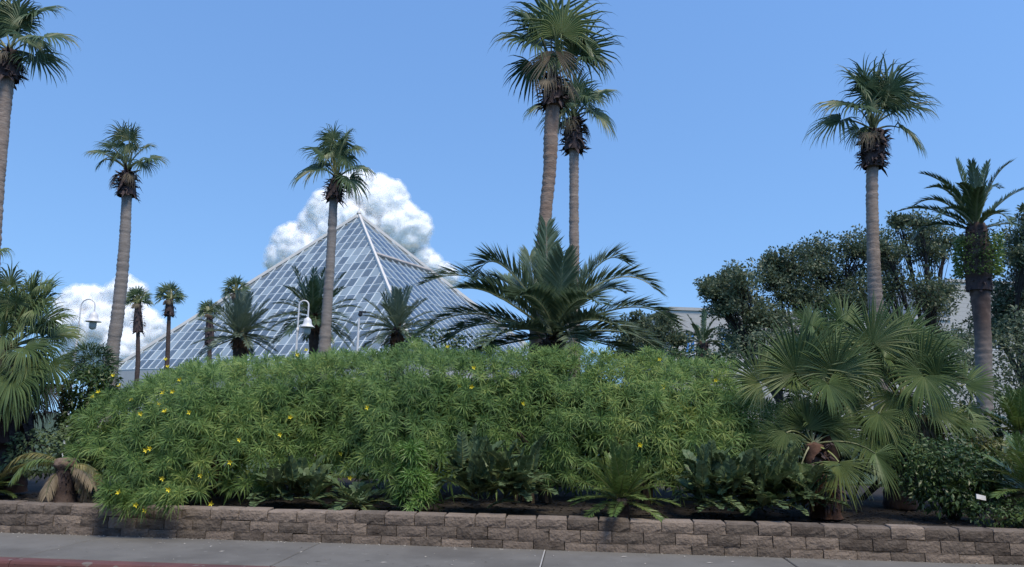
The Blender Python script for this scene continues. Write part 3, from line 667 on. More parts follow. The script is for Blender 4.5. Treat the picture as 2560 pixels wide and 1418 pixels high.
def mid_date(label, Y, heart, L, ll, n, seed, mats, tr=None, el=(0, 85), **kw):
    base = at(heart[0], heart[1], Y); base[2] = .4
    root = thing("date_palm", label, "palm tree", base)
    trunk(root, tr or [(heart[0], heart[1] - 4, 26), (heart[0], heart[1] + 30, 34), (heart[0], heart[1] + 60, 34)], Y, .4, "bark_dark", .14, .14, seed)
    boots(root, at(heart[0], heart[1] - 8, Y), at(heart[0], heart[1] + 34, Y), 10 * Y / FPX, 20 * Y / FPX, 90, .2, seed, "boot_red")
    rad_fronds(root, Y, heart, n, L, ll, 1.5, seed, mats, el, **kw)
    return root
mid_date("silvery upright date palm low in front of the pyramid's left half", 24, (600, 838), 100, 26, 46, 41, GM, arch=.22, el=(-25, 88))
mid_date("dark date palm behind the white gooseneck lamp, before the pyramid", 23, (785, 795), 118, 28, 42, 42, DM, tr=[(785,795,24),(785,830,26),(786,900,26)], arch=.35, el=(-30, 85))
mid_date("date palm right of the plain white post, before the pyramid's front ridge", 22, (993, 826), 104, 26, 44, 43, GM, arch=.28, el=(-25, 86))
mid_date("small dark date palm in front of the cream building's blue windows", 30, (1757, 862), 82, 13, 20, 44, DM, arch=.75, el=(5, 85))

# ------------------------------------------------------------------ oleander hedge: seven bushes grown together
sil = [(205,1010),(230,975),(265,950),(330,935),(430,915),(520,895),(640,875),(760,868),(900,865),(1050,851),(1130,848),(1250,858),(1400,870),(1500,878),(1620,885),(1750,897),(1830,918),(1900,965),(1925,1030),(1940,1090)]
bot = [(205,1160),(250,1240),(290,1275),(440,1275),(520,1262),(620,1258),(670,1190),(760,1170),(900,1200),(980,1235),(1090,1215),(1300,1215),(1450,1225),(1560,1235),(1660,1235),(1760,1215),(1940,1160)]
topw = np.array([at(x, y, 12.8) for x, y in sil])
HX0, HX1 = topw[0, 0], topw[-1, 0]
botw = np.array([at(x, y, 10.75) for x, y in bot])
def h_yf(X):
    over = np.exp(-((X + 5.45) / .8) ** 2) * .68
    ss_ = np.clip((X + 1.5) / .9, 0, 1)
    return wallY(X) + .5 - over + .8 * ss_ * ss_ * (3 - 2 * ss_) + .6 * np.exp(-((X + 3.0) / .75) ** 2) + .12 * np.sin(X * 1.9) + .08 * np.sin(X * 4.3 + 1)
def hedge_point(X, psi):
    zt = np.interp(X, topw[:, 0], topw[:, 2]) + .04; yf = h_yf(X)
    e = np.clip(np.minimum(X - HX0, HX1 - X) / 1.1, 0, 1) ** .5
    yc = wallY(X) + 2.85; dp = (yc - yf) * (.45 + .55 * e)
    Y = yc - dp * np.cos(psi); zb = .42 - .24 * math.exp(-((X + 5.45) / .8) ** 2)
    Z = zb + (zt - zb) * np.sin(np.clip(psi, .02, 3.1)) ** .62
    P = np.array([X, Y, Z]); N = nrm(np.array([(.9 * (1 - e)) * (1 if X > 0 else -1), -math.cos(psi) * .9 - .15, math.sin(psi)]))
    lump = .26 * mnoise.noise(Vector((X * .95, psi * 1.5, 2.2))) + .17 * mnoise.noise(Vector((X * 2.1, psi * 3.2, 7.7))) + .08 * mnoise.noise(Vector((X * 5, psi * 7, 1.7)))
    return P + N * (lump - .12), N
r = np.random.default_rng(77)
_ps = np.linspace(.01, 2.95, 300); _z = np.sin(_ps) ** .62 * 2.1; _y = -2.35 * np.cos(_ps)
_s = np.concatenate([[0], np.cumsum(np.hypot(np.diff(_z), np.diff(_y)))])
ros = []
for layer, (cnt, inset) in enumerate([(2050, 0), (1500, .13), (2700, .58), (2900, .85)]):
    for _ in range(cnt):
        X = r.uniform(HX0 + .05, HX1 - .05); psi = float(np.interp(r.random() * _s[-1], _s, _ps))
        P, N = hedge_point(X, psi)
        zl = np.interp(X, botw[:, 0], botw[:, 2])
        if P[2] < zl + r.normal(0, .06) and psi < .9: continue
        ros.append((P - N * (inset + r.random() * .12), N, layer))
for _ in range(48):                                            # the left end spills over the wall top
    x = r.uniform(262, 452); y = 1275 - abs(r.normal(0, 22)) - 25 * abs(x - 355) / 95
    P = at(x, y, 1.0) - CAM; t_ = (10.1 - .1 - r.random() * .12) / (P[1] + .095 * P[0]); ros.append((CAM + P * t_, nrm(np.array([-.2, -1, .25])), 0))
RP = np.array([q[0] for q in ros]); RN = np.array([q[1] for q in ros]); RL = np.array([q[2] for q in ros])
def rosettes(b, P, N, rr, L=(.15, .24), nl=25, wd=.0085, mat=0):
    n = len(P)
    A = nrm(N + UP * .25 + np.array([0, -.25, 0]) + rr.normal(0, .28, (n, 3)))
    t1 = nrm(np.cross(A, rr.normal(size=(n, 3)))); t2 = np.cross(A, t1)
    k = np.arange(nl); ph = (k * 2.39996)[None] + rr.uniform(0, 6.28, (n, 1)); po = (.35 + 1.35 * (k / nl))[None] + rr.normal(0, .12, (n, nl))
    D = A[:, None] * np.cos(po)[..., None] + (t1[:, None] * np.cos(ph)[..., None] + t2[:, None] * np.sin(ph)[..., None]) * np.sin(po)[..., None]
    ln = rr.uniform(*L, (n, nl)) * (.6 + .4 * np.minimum(1, po)) * rr.uniform(.72, 1.18, (n, 1))
    S = nrm(np.cross(D, A[:, None])) * wd
    Bp = P[:, None] - A[:, None] * (.06 * (k / nl))[None, :, None] + D * .01
    Md = Bp + D * (ln * .5)[..., None]; T = Bp + D * ln[..., None] - UP * (ln * .20)[..., None]
    V = np.stack([Bp, Md - S, Md + S, T], 2).reshape(-1, 3)
    q = (np.arange(n * nl) * 4)[:, None]
    b.add(V, np.concatenate([q + np.array([0, 1, 2]), q + np.array([1, 3, 2])]), mat)
cent = np.array([-6.35, -4.7, -3.0, -1.3, .45, 2.1, 3.7])
blab = ["leftmost yellow oleander bush, most flowers, spilling over the block wall", "yellow oleander bush in the hedge below the silvery upright date palm",
        "yellow oleander bush in the hedge below the white gooseneck lamp beside the pyramid palm", "yellow oleander bush in the hedge above the small bright green oleander",
        "yellow oleander bush in the hedge directly below the big low date palm", "yellow oleander bush in the hedge right behind the upright sago fan",
        "rightmost yellow oleander bush, touching the bushy fan palms"]
own = np.argmin(np.abs(RP[:, 0:1] + .25 * np.sin(RP[:, 2:3] * 3) - cent[None]), 1)
bushes = []
for i, c in enumerate(cent):
    y = float(wallY(c) + 2.0); root = thing("oleander_bush", blab[i], "bush", (c, y, .42), "yellow oleander hedge")
    b = MB(); sel = (own == i) & (RL < 2); rosettes(b, RP[sel], RN[sel], r, (.15, .23), 25, .0078)
    sel = (own == i) & (RL >= 2); rosettes(b, RP[sel], RN[sel], r, (.2, .3), 13, .017)
    fo = b.build("foliage", M["hedge"], root); fo["kind"] = "stuff"
    for k in range(9):
        a = r.uniform(0, 6.28); p0 = np.array([c + r.normal(0, .12), y + r.normal(0, .12), .4]); zt = np.interp(c, topw[:, 0], topw[:, 2])
        t_ = np.array([c + math.cos(a) * .75, y + .3 + math.sin(a) * .6, zt * .5]); b = MB()
        tube(b, bez([p0, p0 + UP * .5, (p0 + t_) / 2 + UP * .2, t_], 8), np.linspace(.035, .012, 8), 5); b.build("stem", M["twig"], root)
    bushes.append(root)
# yellow flowers, each a part of its bush
fm = []
for v in range(3):
    b = MB(); rr = np.random.default_rng(v); V = [(0, 0, -.02)]; F = []
    for k in range(5):
        a = k * 1.2566 + rr.normal(0, .08); op = rr.uniform(.5, .9)
        for da, rad, z in ((-.5, .022, .018), (0, .044 * op + .012, .036 - .012 * op), (.5, .022, .018)):
            V.append((math.cos(a + da) * rad, math.sin(a + da) * rad, z))
        q = 1 + 3 * k; F += [(0, q, q + 1), (0, q + 1, q + 2)]
    me = bpy.data.meshes.new("flower"); me.from_pydata(V, [], F); me.materials.append(M["petal"]); fm.append(me)
fl = [(247,981),(232,993),(404,965),(408,984),(433,980),(399,1011),(412,1030),(475,1031),(366,1126),(375,1122),(406,1195),(501,1187),(279,1229),(298,1232),(340,1262),(364,1276),(422,1224),(529,1259),(284,940),(420,918),(414,900),(767,876),(745,888),(701,1086),(725,1044),(853,1134),(875,1196),(920,1020),(1150,967),(1178,968),(1185,920),(1480,882),(1790,952),(1555,1140),(1660,968),(1600,1113),(575,1155),(1120,868),(1100,905),(1650,900),(600,1100),(1308,1010),(330,1000),(300,965),(352,1035),(450,950)]
pp = proj(RP); vis = RL == 0
for (x, y) in fl:
    d = np.hypot(pp[:, 0] - x, pp[:, 1] - y) + RP[:, 1] * 9 + np.where(vis, 0, 200)
    k = int(np.argmin(d)); o = bpy.data.objects.new("flower", fm[int(r.integers(3))]); COL.objects.link(o)
    rt = bushes[own[k]]; o.parent = rt
    P = at(x, y, RP[k][1] - .10)
    if abs(P[2] - RP[k][2]) > .3: P = RP[k] + RN[k] * .1
    o.location = P - np.array(rt.location); o.rotation_euler = Vector(nrm(RN[k] + np.array([0, -.5, 0]) + r.normal(0, .4, 3))).to_track_quat('Z', 'Y').to_euler()
    o.scale = (1.0,) * 3
# the pale young bush that stands out in front
root = thing("oleander_bush", "small bright green oleander standing out in front, left of the dark cycad", "bush", at(1040, 1275, 10.95) * np.array([1, 1, 0]) + np.array([0, 0, .34]))
P = []; N = []
for _ in range(95):
    t = r.random(); a = r.uniform(0, 6.28); rad = (.42 - .22 * t) * r.uniform(.6, 1)
    c = at(1045 - 20 * t, 1262 - 150 * t, 10.95); o_ = np.array([math.cos(a), math.sin(a), 0]); P.append(c + o_ * rad * np.array([.75, .8, 1])); N.append(nrm(o_ + UP * .5))
b = MB(); rosettes(b, np.array(P), np.array(N), r, (.13, .2)); fo = b.build("foliage", M["hedge_pale"], root); fo["kind"] = "stuff"
for k in range(5):
    p0 = np.array(root.location) + r.normal(0, .05, 3) * [1, 1, 0]; t_ = at(1040 + r.normal(0, 25), 1150, 10.95) + r.normal(0, .12, 3); b = MB()
    tube(b, bez([p0, p0 + UP * .3, t_ - UP * .3, t_], 6), np.linspace(.015, .006, 6), 4); b.build("stem", M["twig"], root)

# ------------------------------------------------------------------ bushy fan palms either side
LOWF = "bushy low fan palms"
kw = dict(nseg=54, droop=.35, extra=11, dead=0, cat="fan palm", group=LOWF)
fan_palm("low_fan_palm", "small low fan palm with orange-brown trunk, front of the right clump", 10.9, (2034,1112),
    [(2097,1155,2124,1280,.6,2,.25,-60),(2188,1134,2242,1245,.6,0,.35,-10),(2016,1075,2010,965,.7,0,.1,10),(1966,1082,1955,1165,.55,0,.7,-20),(1962,1016,1935,1045,.5,0,.9,30),(2004,1160,1990,1230,.4,0,.4,-30),(2045,1065,2080,985,.6,0,.2,20),(1995,1060,1950,990,.6,0,.5,30)],
    [(2034,1112,44),(2042,1160,62),(2056,1230,66),(2062,1270,66)], (1120,1262,50,70), seed=51, ground=.36, m="boot_red", pet=60, Rpx=100, spread=190, bootn=190, **kw)
fan_palm("low_fan_palm", "low fan palm holding two big round leaves over the hedge's right end", 11.6, (2062,1005),
    [(1988,932,1984,775,1,0,.10,-80),(2086,936,2092,805,1,0,.12,-90),(1902,958,1815,872,.9,0,.12,-20),(2030,815,1972,755,.6,0,.2,40),(2150,922,2170,1010,.6,0,.6,-40),(2065,850,2040,760,.7,0,.2,80),(2120,1000,2150,1075,.5,0,.6,-20),(2000,1000,1950,1060,.4,0,.7,20),(2070,960,2120,1050,.5,0,.7,-110)],
    [(2062,1005,46),(2066,1080,54),(2070,1230,58)], (1010,1160,46,60), seed=52, ground=.4, m="boot", pet=90, Rpx=120, spread=270, **kw)
fan_palm("low_fan_palm", "largest low fan palm, right clump, with drooping leaves before the date palm trunk", 11.9, (2255,1010),
    [(2180,858,2205,728,.85,0,.12,-40),(2110,812,2070,728,.6,0,.15,50),(2346,952,2352,850,.9,0,.4,-30),(2412,962,2505,945,.6,0,.2,20),(2198,1034,2205,1140,.55,0,.8,-90),(2378,1052,2500,1055,.4,0,.5,-40),(2300,1080,2350,1190,.6,0,.3,-70),(2200,1080,2160,1190,.6,0,.3,-90),(2330,1020,2430,1100,.6,0,.3,-70),(2420,1020,2480,1110,.5,0,.3,-10),(2262,880,2300,790,.6,0,.2,70),(2300,860,2390,830,.4,0,.3,90),(2240,990,2215,1100,.5,0,.6,-60),(2310,940,2265,1040,.7,0,.6,-80),(2290,1050,2320,1150,.5,0,.8,-40),(2225,900,2150,860,.6,0,.2,20),(2250,850,2265,750,.6,0,.1,60),(2330,990,2370,1090,.5,0,.7,-20)],
    [(2255,1010,56),(2252,1080,66),(2250,1230,70)], (1015,1180,56,80), seed=53, ground=.4, m="boot", pet=110, Rpx=120, spread=230, **{**kw, "dead": 7})
fan_palm("low_fan_palm", "dense fan palm at the left edge, grey-green leaves hanging to a dark skirt", 12.2, (10,880),
    [(60,800,142,690,.6,0,.6),(112,815,208,772,.35,0,.45),(5,838,70,790,.95,0,.5,-80),(10,985,38,1075,.7,0,.5,-100),(122,910,152,995,.6,0,.5,-40),(75,895,90,985,.7,0,.6,-90),(-30,645,38,612,.4,0,.5),(80,728,112,655,.6,0,.7),(105,712,148,700,.5,0,1.),(25,715,35,640,.7,0,.5),(-40,720,-90,660,.6),(60,870,130,900,.5,0,.7,-80),(-40,830,-60,760,.9,0,.4,-90),(-30,930,-60,1030,.7,0,.5,-90),(95,860,170,905,.5,0,.6,-20),(40,760,20,690,.8,0,.6,-60),(90,770,150,760,.6,0,.7,-50),(60,950,100,1040,.6,0,.5,-60),(110,960,140,1060,.5,1,.4,10),(80,1000,95,1080,.5,1,.4,40),(-10,760,-40,690,.7,0,.6,50),(30,940,60,1040,.7,0,.5,-110),(-20,960,-10,1070,.7,0,.5,-80)],
    [(10,880,60),(15,1000,74),(20,1180,80)], (890,1110,70,130), dmul=1.9, seed=54, ground=.4, m="boot", pet=110, Rpx=110, spread=230, **{**kw, "dead": 12})

# ------------------------------------------------------------------ cycads
def cycad(name, label, Y, heart, n, L, ll, lw, seed, mats, el, broad, nl, arch, az=(0, 360), vee=.35, ang=1.1, group=None, tr=None, rw=2, droop=.05, cat="cycad", tipang=.6, spread_px=None):
    base = at(heart[0], heart[1], Y); base[2] = .36
    root = thing(name, label, cat, base, group)
    if tr: trunk(root, tr, Y, .36, "bark_dark", .07, .2, seed); 
    rad_fronds(root, Y, heart, n, L, ll, lw, seed, mats, el, nl=nl, arch=arch, az=az, rwpx=rw, vee=vee, ang=ang, broad=broad, droop=droop, start=.12, tipang=tipang, spread_px=spread_px)
    return root
ZM = [M["petiole"], M["zamia"]]; SM = [M["petiole"], M["sago"]]; SD = [M["petiole"], M["sago_dry"]]
ZG = "dark cardboard cycads along the wall"
cycad("cardboard_cycad", "dark broad-leaved cycad along the wall between pale oleander and sago", 10.8, (1240,1250), 100, 84, 21, 4.4, 61, ZM, (0, 85), True, 16, .3, group=ZG, spread_px=(85, 40, 85))
cycad("cardboard_cycad", "dark broad-leaved cycad along the wall between sago and fan palm trunk", 10.6, (1800,1268), 80, 84, 21, 4.4, 62, ZM, (0, 85), True, 16, .3, group=ZG, spread_px=(60, 40, 70))
cycad("cardboard_cycad", "dark broad-leaved cycad at the foot of the orange-trunked fan palm", 10.55, (1955,1274), 90, 84, 21, 4.4, 63, ZM, (0, 85), True, 16, .3, group=ZG, spread_px=(70, 40, 80))
cycad("cardboard_cycad", "small dark cycad in shade under the hedge's middle left gap", 11.15, (740,1250), 50, 70, 22, 4.8, 64, ZM, (0, 80), True, 12, .3, group=ZG, spread_px=(60, 30, 40))
cycad("cardboard_cycad", "low dark cycad, lowest of its row, under the hedge beside the pale oleander", 11.0, (890,1262), 18, 85, 26, 5, 65, ZM, (-8, 55), True, 10, .35, group=ZG)
s = cycad("sago_palm", "bright upright sago palm fan at the wall between two dark cycads", 10.6, (1553,1250), 40, 128, 25, 1.9, 66, SM, (-12, 88), False, 40, .22, tr=[(1553,1248,34),(1553,1275,40),(1553,1295,40)], vee=.15, ang=1.15)
b = MB(); lathe(b, at(1553, 1256, 10.5), [(.0, .05), (.05, .045), (.085, .01), (.08, -.03), (.03, -.05)], 10); b.build("crown_felt", M["tan"], s)
Y = 11.3
s = thing("sago_palm", "old sago palm on the left with tan woolly head and few yellow fronds", "cycad", at(165, 1255, Y) * np.array([1, 1, 0]) + np.array([0, 0, .36]))
trunk(s, [(165,1165,40),(162,1200,50),(160,1255,54)], Y, .36, "bark_dark", .06, .25, 67)
b = MB(); V, F = ico(3); k_ = 26 * Y / FPX
b.add(np.array([v * (k_ * np.array([1, 1, .62])) * (1 + .25 * mnoise.noise(Vector(v * 3.2))) for v in V]) + at(165, 1160, Y), F); b.build("woolly_head", M["tan"], s, smooth=True)
boots(s, at(165,1172,Y), at(161,1245,Y), .125, .155, 130, .07, 68, "boot_dark")
for i, (p, dy, mm) in enumerate([([(110,1120),(50,1120),(10,1175)], -40, SD), ([(110,1150),(40,1150),(-10,1195)], 10, SD), ([(100,1130),(60,1150),(30,1200)], -70, SM), ([(210,1150),(240,1165),(255,1205)], -30, SD), ([(200,1165),(225,1180),(232,1215)], -60, [M["petiole"], M["fan_dead"]]), ([(130,1185),(120,1210),(115,1240)], -60, [M["petiole"], M["fan_dead"]]), ([(205,1185),(215,1215),(220,1240)], -20, [M["petiole"], M["fan_dead"]])]):
    px_frond(s, Y, [(165, 1165)] + p, dy, 40, 27, 1.7, 500 + i, mm, 2, vee=-.25, ang=1.0, droop=.5)
s = cycad("sago_palm", "green sago palm cut by the right edge, beside the white tag", 10.2, (2590,1235), 34, 150, 30, 2.2, 69, SM, (-5, 85), False, 44, .4, vee=.1, tr=[(2590,1230,50),(2592,1300,56)])
s = cycad("sago_palm", "sago palm further back at the right edge, above the leafy shrub", 12.6, (2555,1090), 34, 110, 24, 1.8, 70, SM, (0, 85), False, 38, .3, vee=.1, tr=[(2555,1085,40),(2555,1150,46)])
s = cycad("sago_palm", "grey-green sago at the left edge behind the wall", 11.7, (-30,1225), 22, 70, 20, 1.6, 71, SM, (0, 80), False, 30, .3, vee=.1, tr=[(-30,1222,36),(-30,1260,40)])

# ------------------------------------------------------------------ leafy shrubs
def shrub(name, label, Y, blobs, n, size, m, seed, cat="shrub", elong=1.9, group=None, inner=.55, gz=.36, spiky=False):
    r = np.random.default_rng(seed)
    c0 = at(blobs[0][0], blobs[0][1], Y); c0[2] = gz
    root = thing(name, label, cat, c0, group); b = MB()
    A = sum(q[2] * q[3] for q in blobs); k = Y / FPX
    for (x, y, rx, ry) in blobs:
        m_ = int(n * rx * ry / A); C = at(x, y, Y)
        d = nrm(r.normal(size=(m_, 3))); d[:, 1] = np.where(r.random(m_) < .75, -np.abs(d[:, 1]), d[:, 1])
        rad = r.uniform(inner, 1.0, m_) ** .6
        rad = rad * (1 + .28 * np.array([mnoise.noise(Vector(q * 2.6 + np.array([x, 0, 0]))) for q in d]))
        P = C + d * rad[:, None] * np.array([rx, rx * .9, ry]) * k
        ok = P[:, 2] > gz; P = P[ok]; d = d[ok]; m_ = len(P)
        D = nrm(d * (1.0 if spiky else .6) + r.normal(0, .3 if spiky else .7, (m_, 3)) + (0 if spiky else 1) * np.array([0, 0, -.15])); S = nrm(np.cross(D, nrm(d + r.normal(0, .5, (m_, 3)))))
        L = size * r.uniform(.6, 1.2, m_)[:, None]; W_ = L / elong / 2
        nn = nrm(np.cross(D, S)) * (W_ * .35)
        V = np.stack([P, P + D * L * .45 - S * W_ + nn, P + D * L * .5, P + D * L * .45 + S * W_ + nn, P + D * L - UP * L * .15], 1).reshape(-1, 3)
        q = (np.arange(m_) * 5)[:, None]
        b.add(V, np.concatenate([q + np.array(t) for t in ((0, 1, 2), (0, 2, 3), (1, 4, 2), (2, 4, 3))]))
    fo = b.build("foliage", M[m], root); fo["kind"] = "stuff"
    for k_ in range(6):
        x, y, rx, ry = blobs[int(r.integers(len(blobs)))]; t_ = at(x + r.normal(0, rx * .3), y, Y) + np.array([0, r.normal(0, .1), 0]); p0 = c0 + np.array([r.normal(0, .06), r.normal(0, .06), 0]); b = MB()
        tube(b, bez([p0, p0 + (t_ - p0) * .3 + UP * .05, p0 + (t_ - p0) * .7, t_], 6), np.linspace(.025, .01, 6), 5); b.build("stem", M["twig"], root)
    return root
shrub("leafy_shrub", "dark green oval-leaved shrub between right fan palms and white tag", 10.9, [(2370,1175,100,80),(2310,1190,70,60),(2440,1200,70,70),(2370,1235,110,45)], 3600, .085, "shrub", 81)
shrub("leafy_shrub", "yellow-green shrub behind the oval-leaved one at the right", 11.5, [(2500,1140,90,45),(2440,1125,50,40),(2560,1180,60,70)], 1800, .075, "shrub_yellow", 82)
shrub("leafy_shrub", "dark leafy shrub between the left fan palm and the leftmost oleander", 12.6, [(225,975,62,62),(200,1040,50,60),(260,960,40,40)], 2600, .085, "shrub", 83)
shrub("leafy_shrub", "shaded shrub under the left fan palm beside the hedge", 12.0, [(190,1120,60,70),(110,1130,80,60),(220,1180,50,50)], 1800, .08, "zamia", 84)
shrub("leafy_shrub", "spiky dark rounded plant below the left lamp, beside the leaning trunk", 17.5, [(228,900,48,36),(250,915,40,30)], 1500, .22, "date", 85, elong=9, spiky=True)
shrub("leafy_shrub", "shaded leafy shrub filling the gap under the bushy fan palms", 13.2, [(2140,1110,110,80),(2250,1130,90,70),(2040,1120,80,70),(2350,1090,90,70),(2440,1080,60,60)], 4600, .1, "shrub", 97)
shrub("leafy_shrub", "tangled low weeds with twigs beneath the white tag", 10.0, [(2480,1285,60,28),(2540,1280,60,36)], 900, .055, "shrub", 86)
shrub("leafy_shrub", "tall shaded shrub behind the thick date palm trunk at right", 23, [(2500,930,90,110),(2560,900,80,130),(2420,960,60,80)], 4200, .14, "oak", 87)
shrub("leafy_shrub", "wide grey-green shrub under the oaks behind the bushy fan palms", 28, [(1900,880,90,60),(2020,900,110,60),(2150,900,110,70),(2290,900,110,70),(2390,880,60,60)], 5200, .17, "oak", 90)
shrub("leafy_shrub", "low dark bush behind the rightmost oleander, before the building", 17, [(1660,895,60,26),(1740,895,60,24),(1590,890,60,26),(1800,905,50,22)], 2600, .09, "shrub", 88)
shrub("leafy_shrub", "ragged low bush of grey-green leaves behind the hedge's middle", 17, [(1090,860,70,40),(1180,870,60,34),(1010,885,60,26)], 1500, .09, "shrub", 89)

# ------------------------------------------------------------------ live oaks on the right
def oak(label, Y, trunkx, clusters, seed, leafn=56, clumps=38):
    r = np.random.default_rng(seed); k = Y / FPX
    base = at(trunkx, 980, Y); base[2] = .4
    root = thing("oak_tree", label, "tree", base, "dark oaks in front of the cream building")
    fork = base + np.array([0, 0, 2.2 * Y / 36]); cm = np.mean([at(c[0], c[1], Y) for c in clusters], 0)
    fork[0] += (cm[0] - fork[0]) * .15
    b = MB(); tube(b, bez([base, base + UP * .8, fork - UP * .5, fork], 8), np.linspace(.34, .24, 8), 9); b.build("trunk", M["oakbark"], root, smooth=True)
    V = []; bl = MB()
    for ci, (x, y, rp) in enumerate(clusters):
        C = at(x, y, Y) + np.array([0, r.uniform(-1.6, 1.6), 0]); R = rp * k
        d = C - fork; b = MB(); L = np.linalg.norm(d)
        pth = bez([fork, fork + d * .3 + UP * L * .05 + r.normal(0, .25, 3), fork + d * .65 + UP * L * .08 + r.normal(0, .35, 3), C], 12)
        tube(b, pth, np.linspace(.13, .035, 12), 6)
        for q in range(clumps):
            dd = nrm(r.normal(size=3)); dd[2] = dd[2] * .8 + .15; c = C + dd * R * r.uniform(.3, 1.45) * np.array([1, 1, .8])
            st = pth[int(r.integers(6, 12))]; tube(b, bez([st, st + (c - st) * .35 + r.normal(0, .1, 3), st + (c - st) * .7 + UP * .1, c], 6), np.linspace(.022, .008, 6), 4, cap=False)
            cr = R * r.uniform(.3, .6); m_ = int(leafn * r.uniform(.6, 1.3))
            e = nrm(r.normal(size=(m_, 3))); P = c + e * (cr * r.random((m_, 1)) ** .5) * np.array([1.15, 1.15, .75])
            D = nrm(e + r.normal(0, .8, (m_, 3))); S = nrm(np.cross(D, r.normal(size=(m_, 3)))); l_ = .15 * r.uniform(.6, 1.3, (m_, 1)) * Y / 34
            A = np.stack([P, P + D * l_ * .5 + S * l_ * .26, P + D * l_, P + D * l_ * .5 - S * l_ * .26], 1).reshape(-1, 3); qi = (np.arange(m_) * 4)[:, None]
            bl.add(A, np.concatenate([qi + np.array([0, 1, 2]), qi + np.array([0, 2, 3])]))
        b.build("limb", M["oakbark"], root)
    fo = bl.build("crown", M["oak"], root); fo["kind"] = "stuff"
oak("oak with drooping left limb over the cream building's blue windows", 35, 1965, [(1800,775,38),(1830,720,52),(1868,745,46),(1775,740,28),(1880,800,40),(1860,850,50),(1950,850,60),(1850,690,34),(1800,700,26),(1935,790,44)], 91)
oak("oak left of the lone tall palm's trunk, crown stepping up to the right", 37, 2080, [(1930,690,48),(1985,680,52),(1975,740,54),(2050,670,56),(2070,625,44),(2100,700,56),(2030,760,56),(2030,840,60),(2120,840,60),(2110,760,50),(1950,660,34),(2130,630,40)], 92)
oak("oak between lone tall palm's trunk and date palm, bare forked limbs showing", 38, 2330, [(2220,600,46),(2170,640,44),(2255,640,44),(2275,580,40),(2340,590,46),(2200,700,60),(2270,740,60),(2330,760,54),(2220,860,60),(2320,850,56),(2400,850,40),(2220,780,56),(2390,600,34),(2160,740,50),(2380,720,36),(2310,640,36),(2240,560,26)], 93, clumps=26)
oak("oak at the right edge behind the thick date palm", 33, 2570, [(2530,600,46),(2580,640,56),(2510,660,36),(2545,720,52),(2600,760,60),(2520,790,46),(2570,830,56),(2500,820,34),(2540,560,30)], 94)
oak("small ragged tree right of the big date palm, left of the cream building", 26, 1615, [(1600,810,28),(1640,830,32),(1575,835,30),(1670,860,26),(1615,865,36),(1560,875,30),(1655,800,16)], 95, leafn=60, clumps=22)

# ------------------------------------------------------------------ cream building behind the oaks
BY = 72.0
pL = at(1676, 775, BY); pR = at(2640, 770, BY + 6); zt = pL[2]; z2 = at(2600, 716, BY + 6)[2]
u_ = nrm((pR - pL) * np.array([1, 1, 0])); v_ = np.array([-u_[1], u_[0], 0]); LEN = float((pR - pL) @ u_) + 10
bld = thing("office_building", "cream panelled building behind the oaks with blue and dark windows", "building", (pL[0], pL[1], .3))
def bp(s, d, z): return np.array([pL[0], pL[1], 0]) + u_ * s + v_ * d + UP * z
def bbox(b, s0, s1, d0, d1, z0, z1, m=0):
    V = [bp(s, d, z) for z in (z0, z1) for s, d in ((s0, d0), (s1, d0), (s1, d1), (s0, d1))]
    b.add(V, [(0,3,2,1),(4,5,6,7),(0,1,5,4),(1,2,6,5),(2,3,7,6),(3,0,4,7)], m)
def sx(px): 
    d = at(px, 850, BY); q = d[:2] / d[1]
    A = np.array([[q[0], -u_[0]], [q[1], -u_[1]]]); t = np.linalg.solve(A, pL[:2]); return float(t[1])
STEP = sx(2380)
b = MB(); bbox(b, .1, STEP, .12, 16, 0.3, zt - .06); bbox(b, STEP, LEN, .12, 16, .3, z2 - .06); b.build("core_wall", M["wallpaint"], bld)
def zpx(y, px=1800): return at(px, y, BY)[2]
wins = [(sx(1712), sx(1738), zpx(888), zpx(832), "b"), (sx(1800), sx(1846), zpx(868), zpx(828), "b"), (sx(2380), sx(2409), zpx(868, 2400), zpx(816, 2400), "d"), (sx(2474), sx(2508), zpx(862, 2490), zpx(812, 2490), "d"), (sx(2300), sx(2326), zpx(868, 2400), zpx(816, 2400), "d"), (sx(2150), sx(2180), zpx(868, 2200), zpx(820, 2200), "b"), (sx(1960), sx(2000), zpx(868, 1980), zpx(826, 1980), "b"), (sx(2560), sx(2596), zpx(862, 2570), zpx(812, 2570), "d")]
nrow = 22; zz = np.linspace(.3, z2, nrow * 2 + 1); ph = .44
z = .3
while z < z2 - .05:
    z1 = min(z + ph, z2)
    for s0, s1, ztop in ((0, STEP, zt), (STEP + .02, LEN, z2)):
        zz1 = min(z1, ztop)
        if zz1 - z < .08: continue
        cuts = sorted([(w_[0], w_[1]) for w_ in wins if w_[2] < z1 and w_[3] > z and w_[0] > s0 - 2 and w_[1] < s1 + 2])
        a = s0
        for c0, c1 in cuts + [(s1, s1)]:
            c0 = max(a, min(c0, s1))
            if c0 - a > .1:
                b = MB(); bbox(b, a, c0, 0, .12, z + .004, zz1 - .004); b.build("wall_panel", M["wallpaint"], bld)
            a = max(a, c1)
    z = z1
b = MB(); bbox(b, -.15, STEP, -.15, 16.2, zt, zt + .3); b.build("parapet", M["wallpaint"], bld)
b = MB(); bbox(b, STEP, LEN + .1, -.15, 16.2, z2, z2 + .3); b.build("parapet", M["wallpaint"], bld)
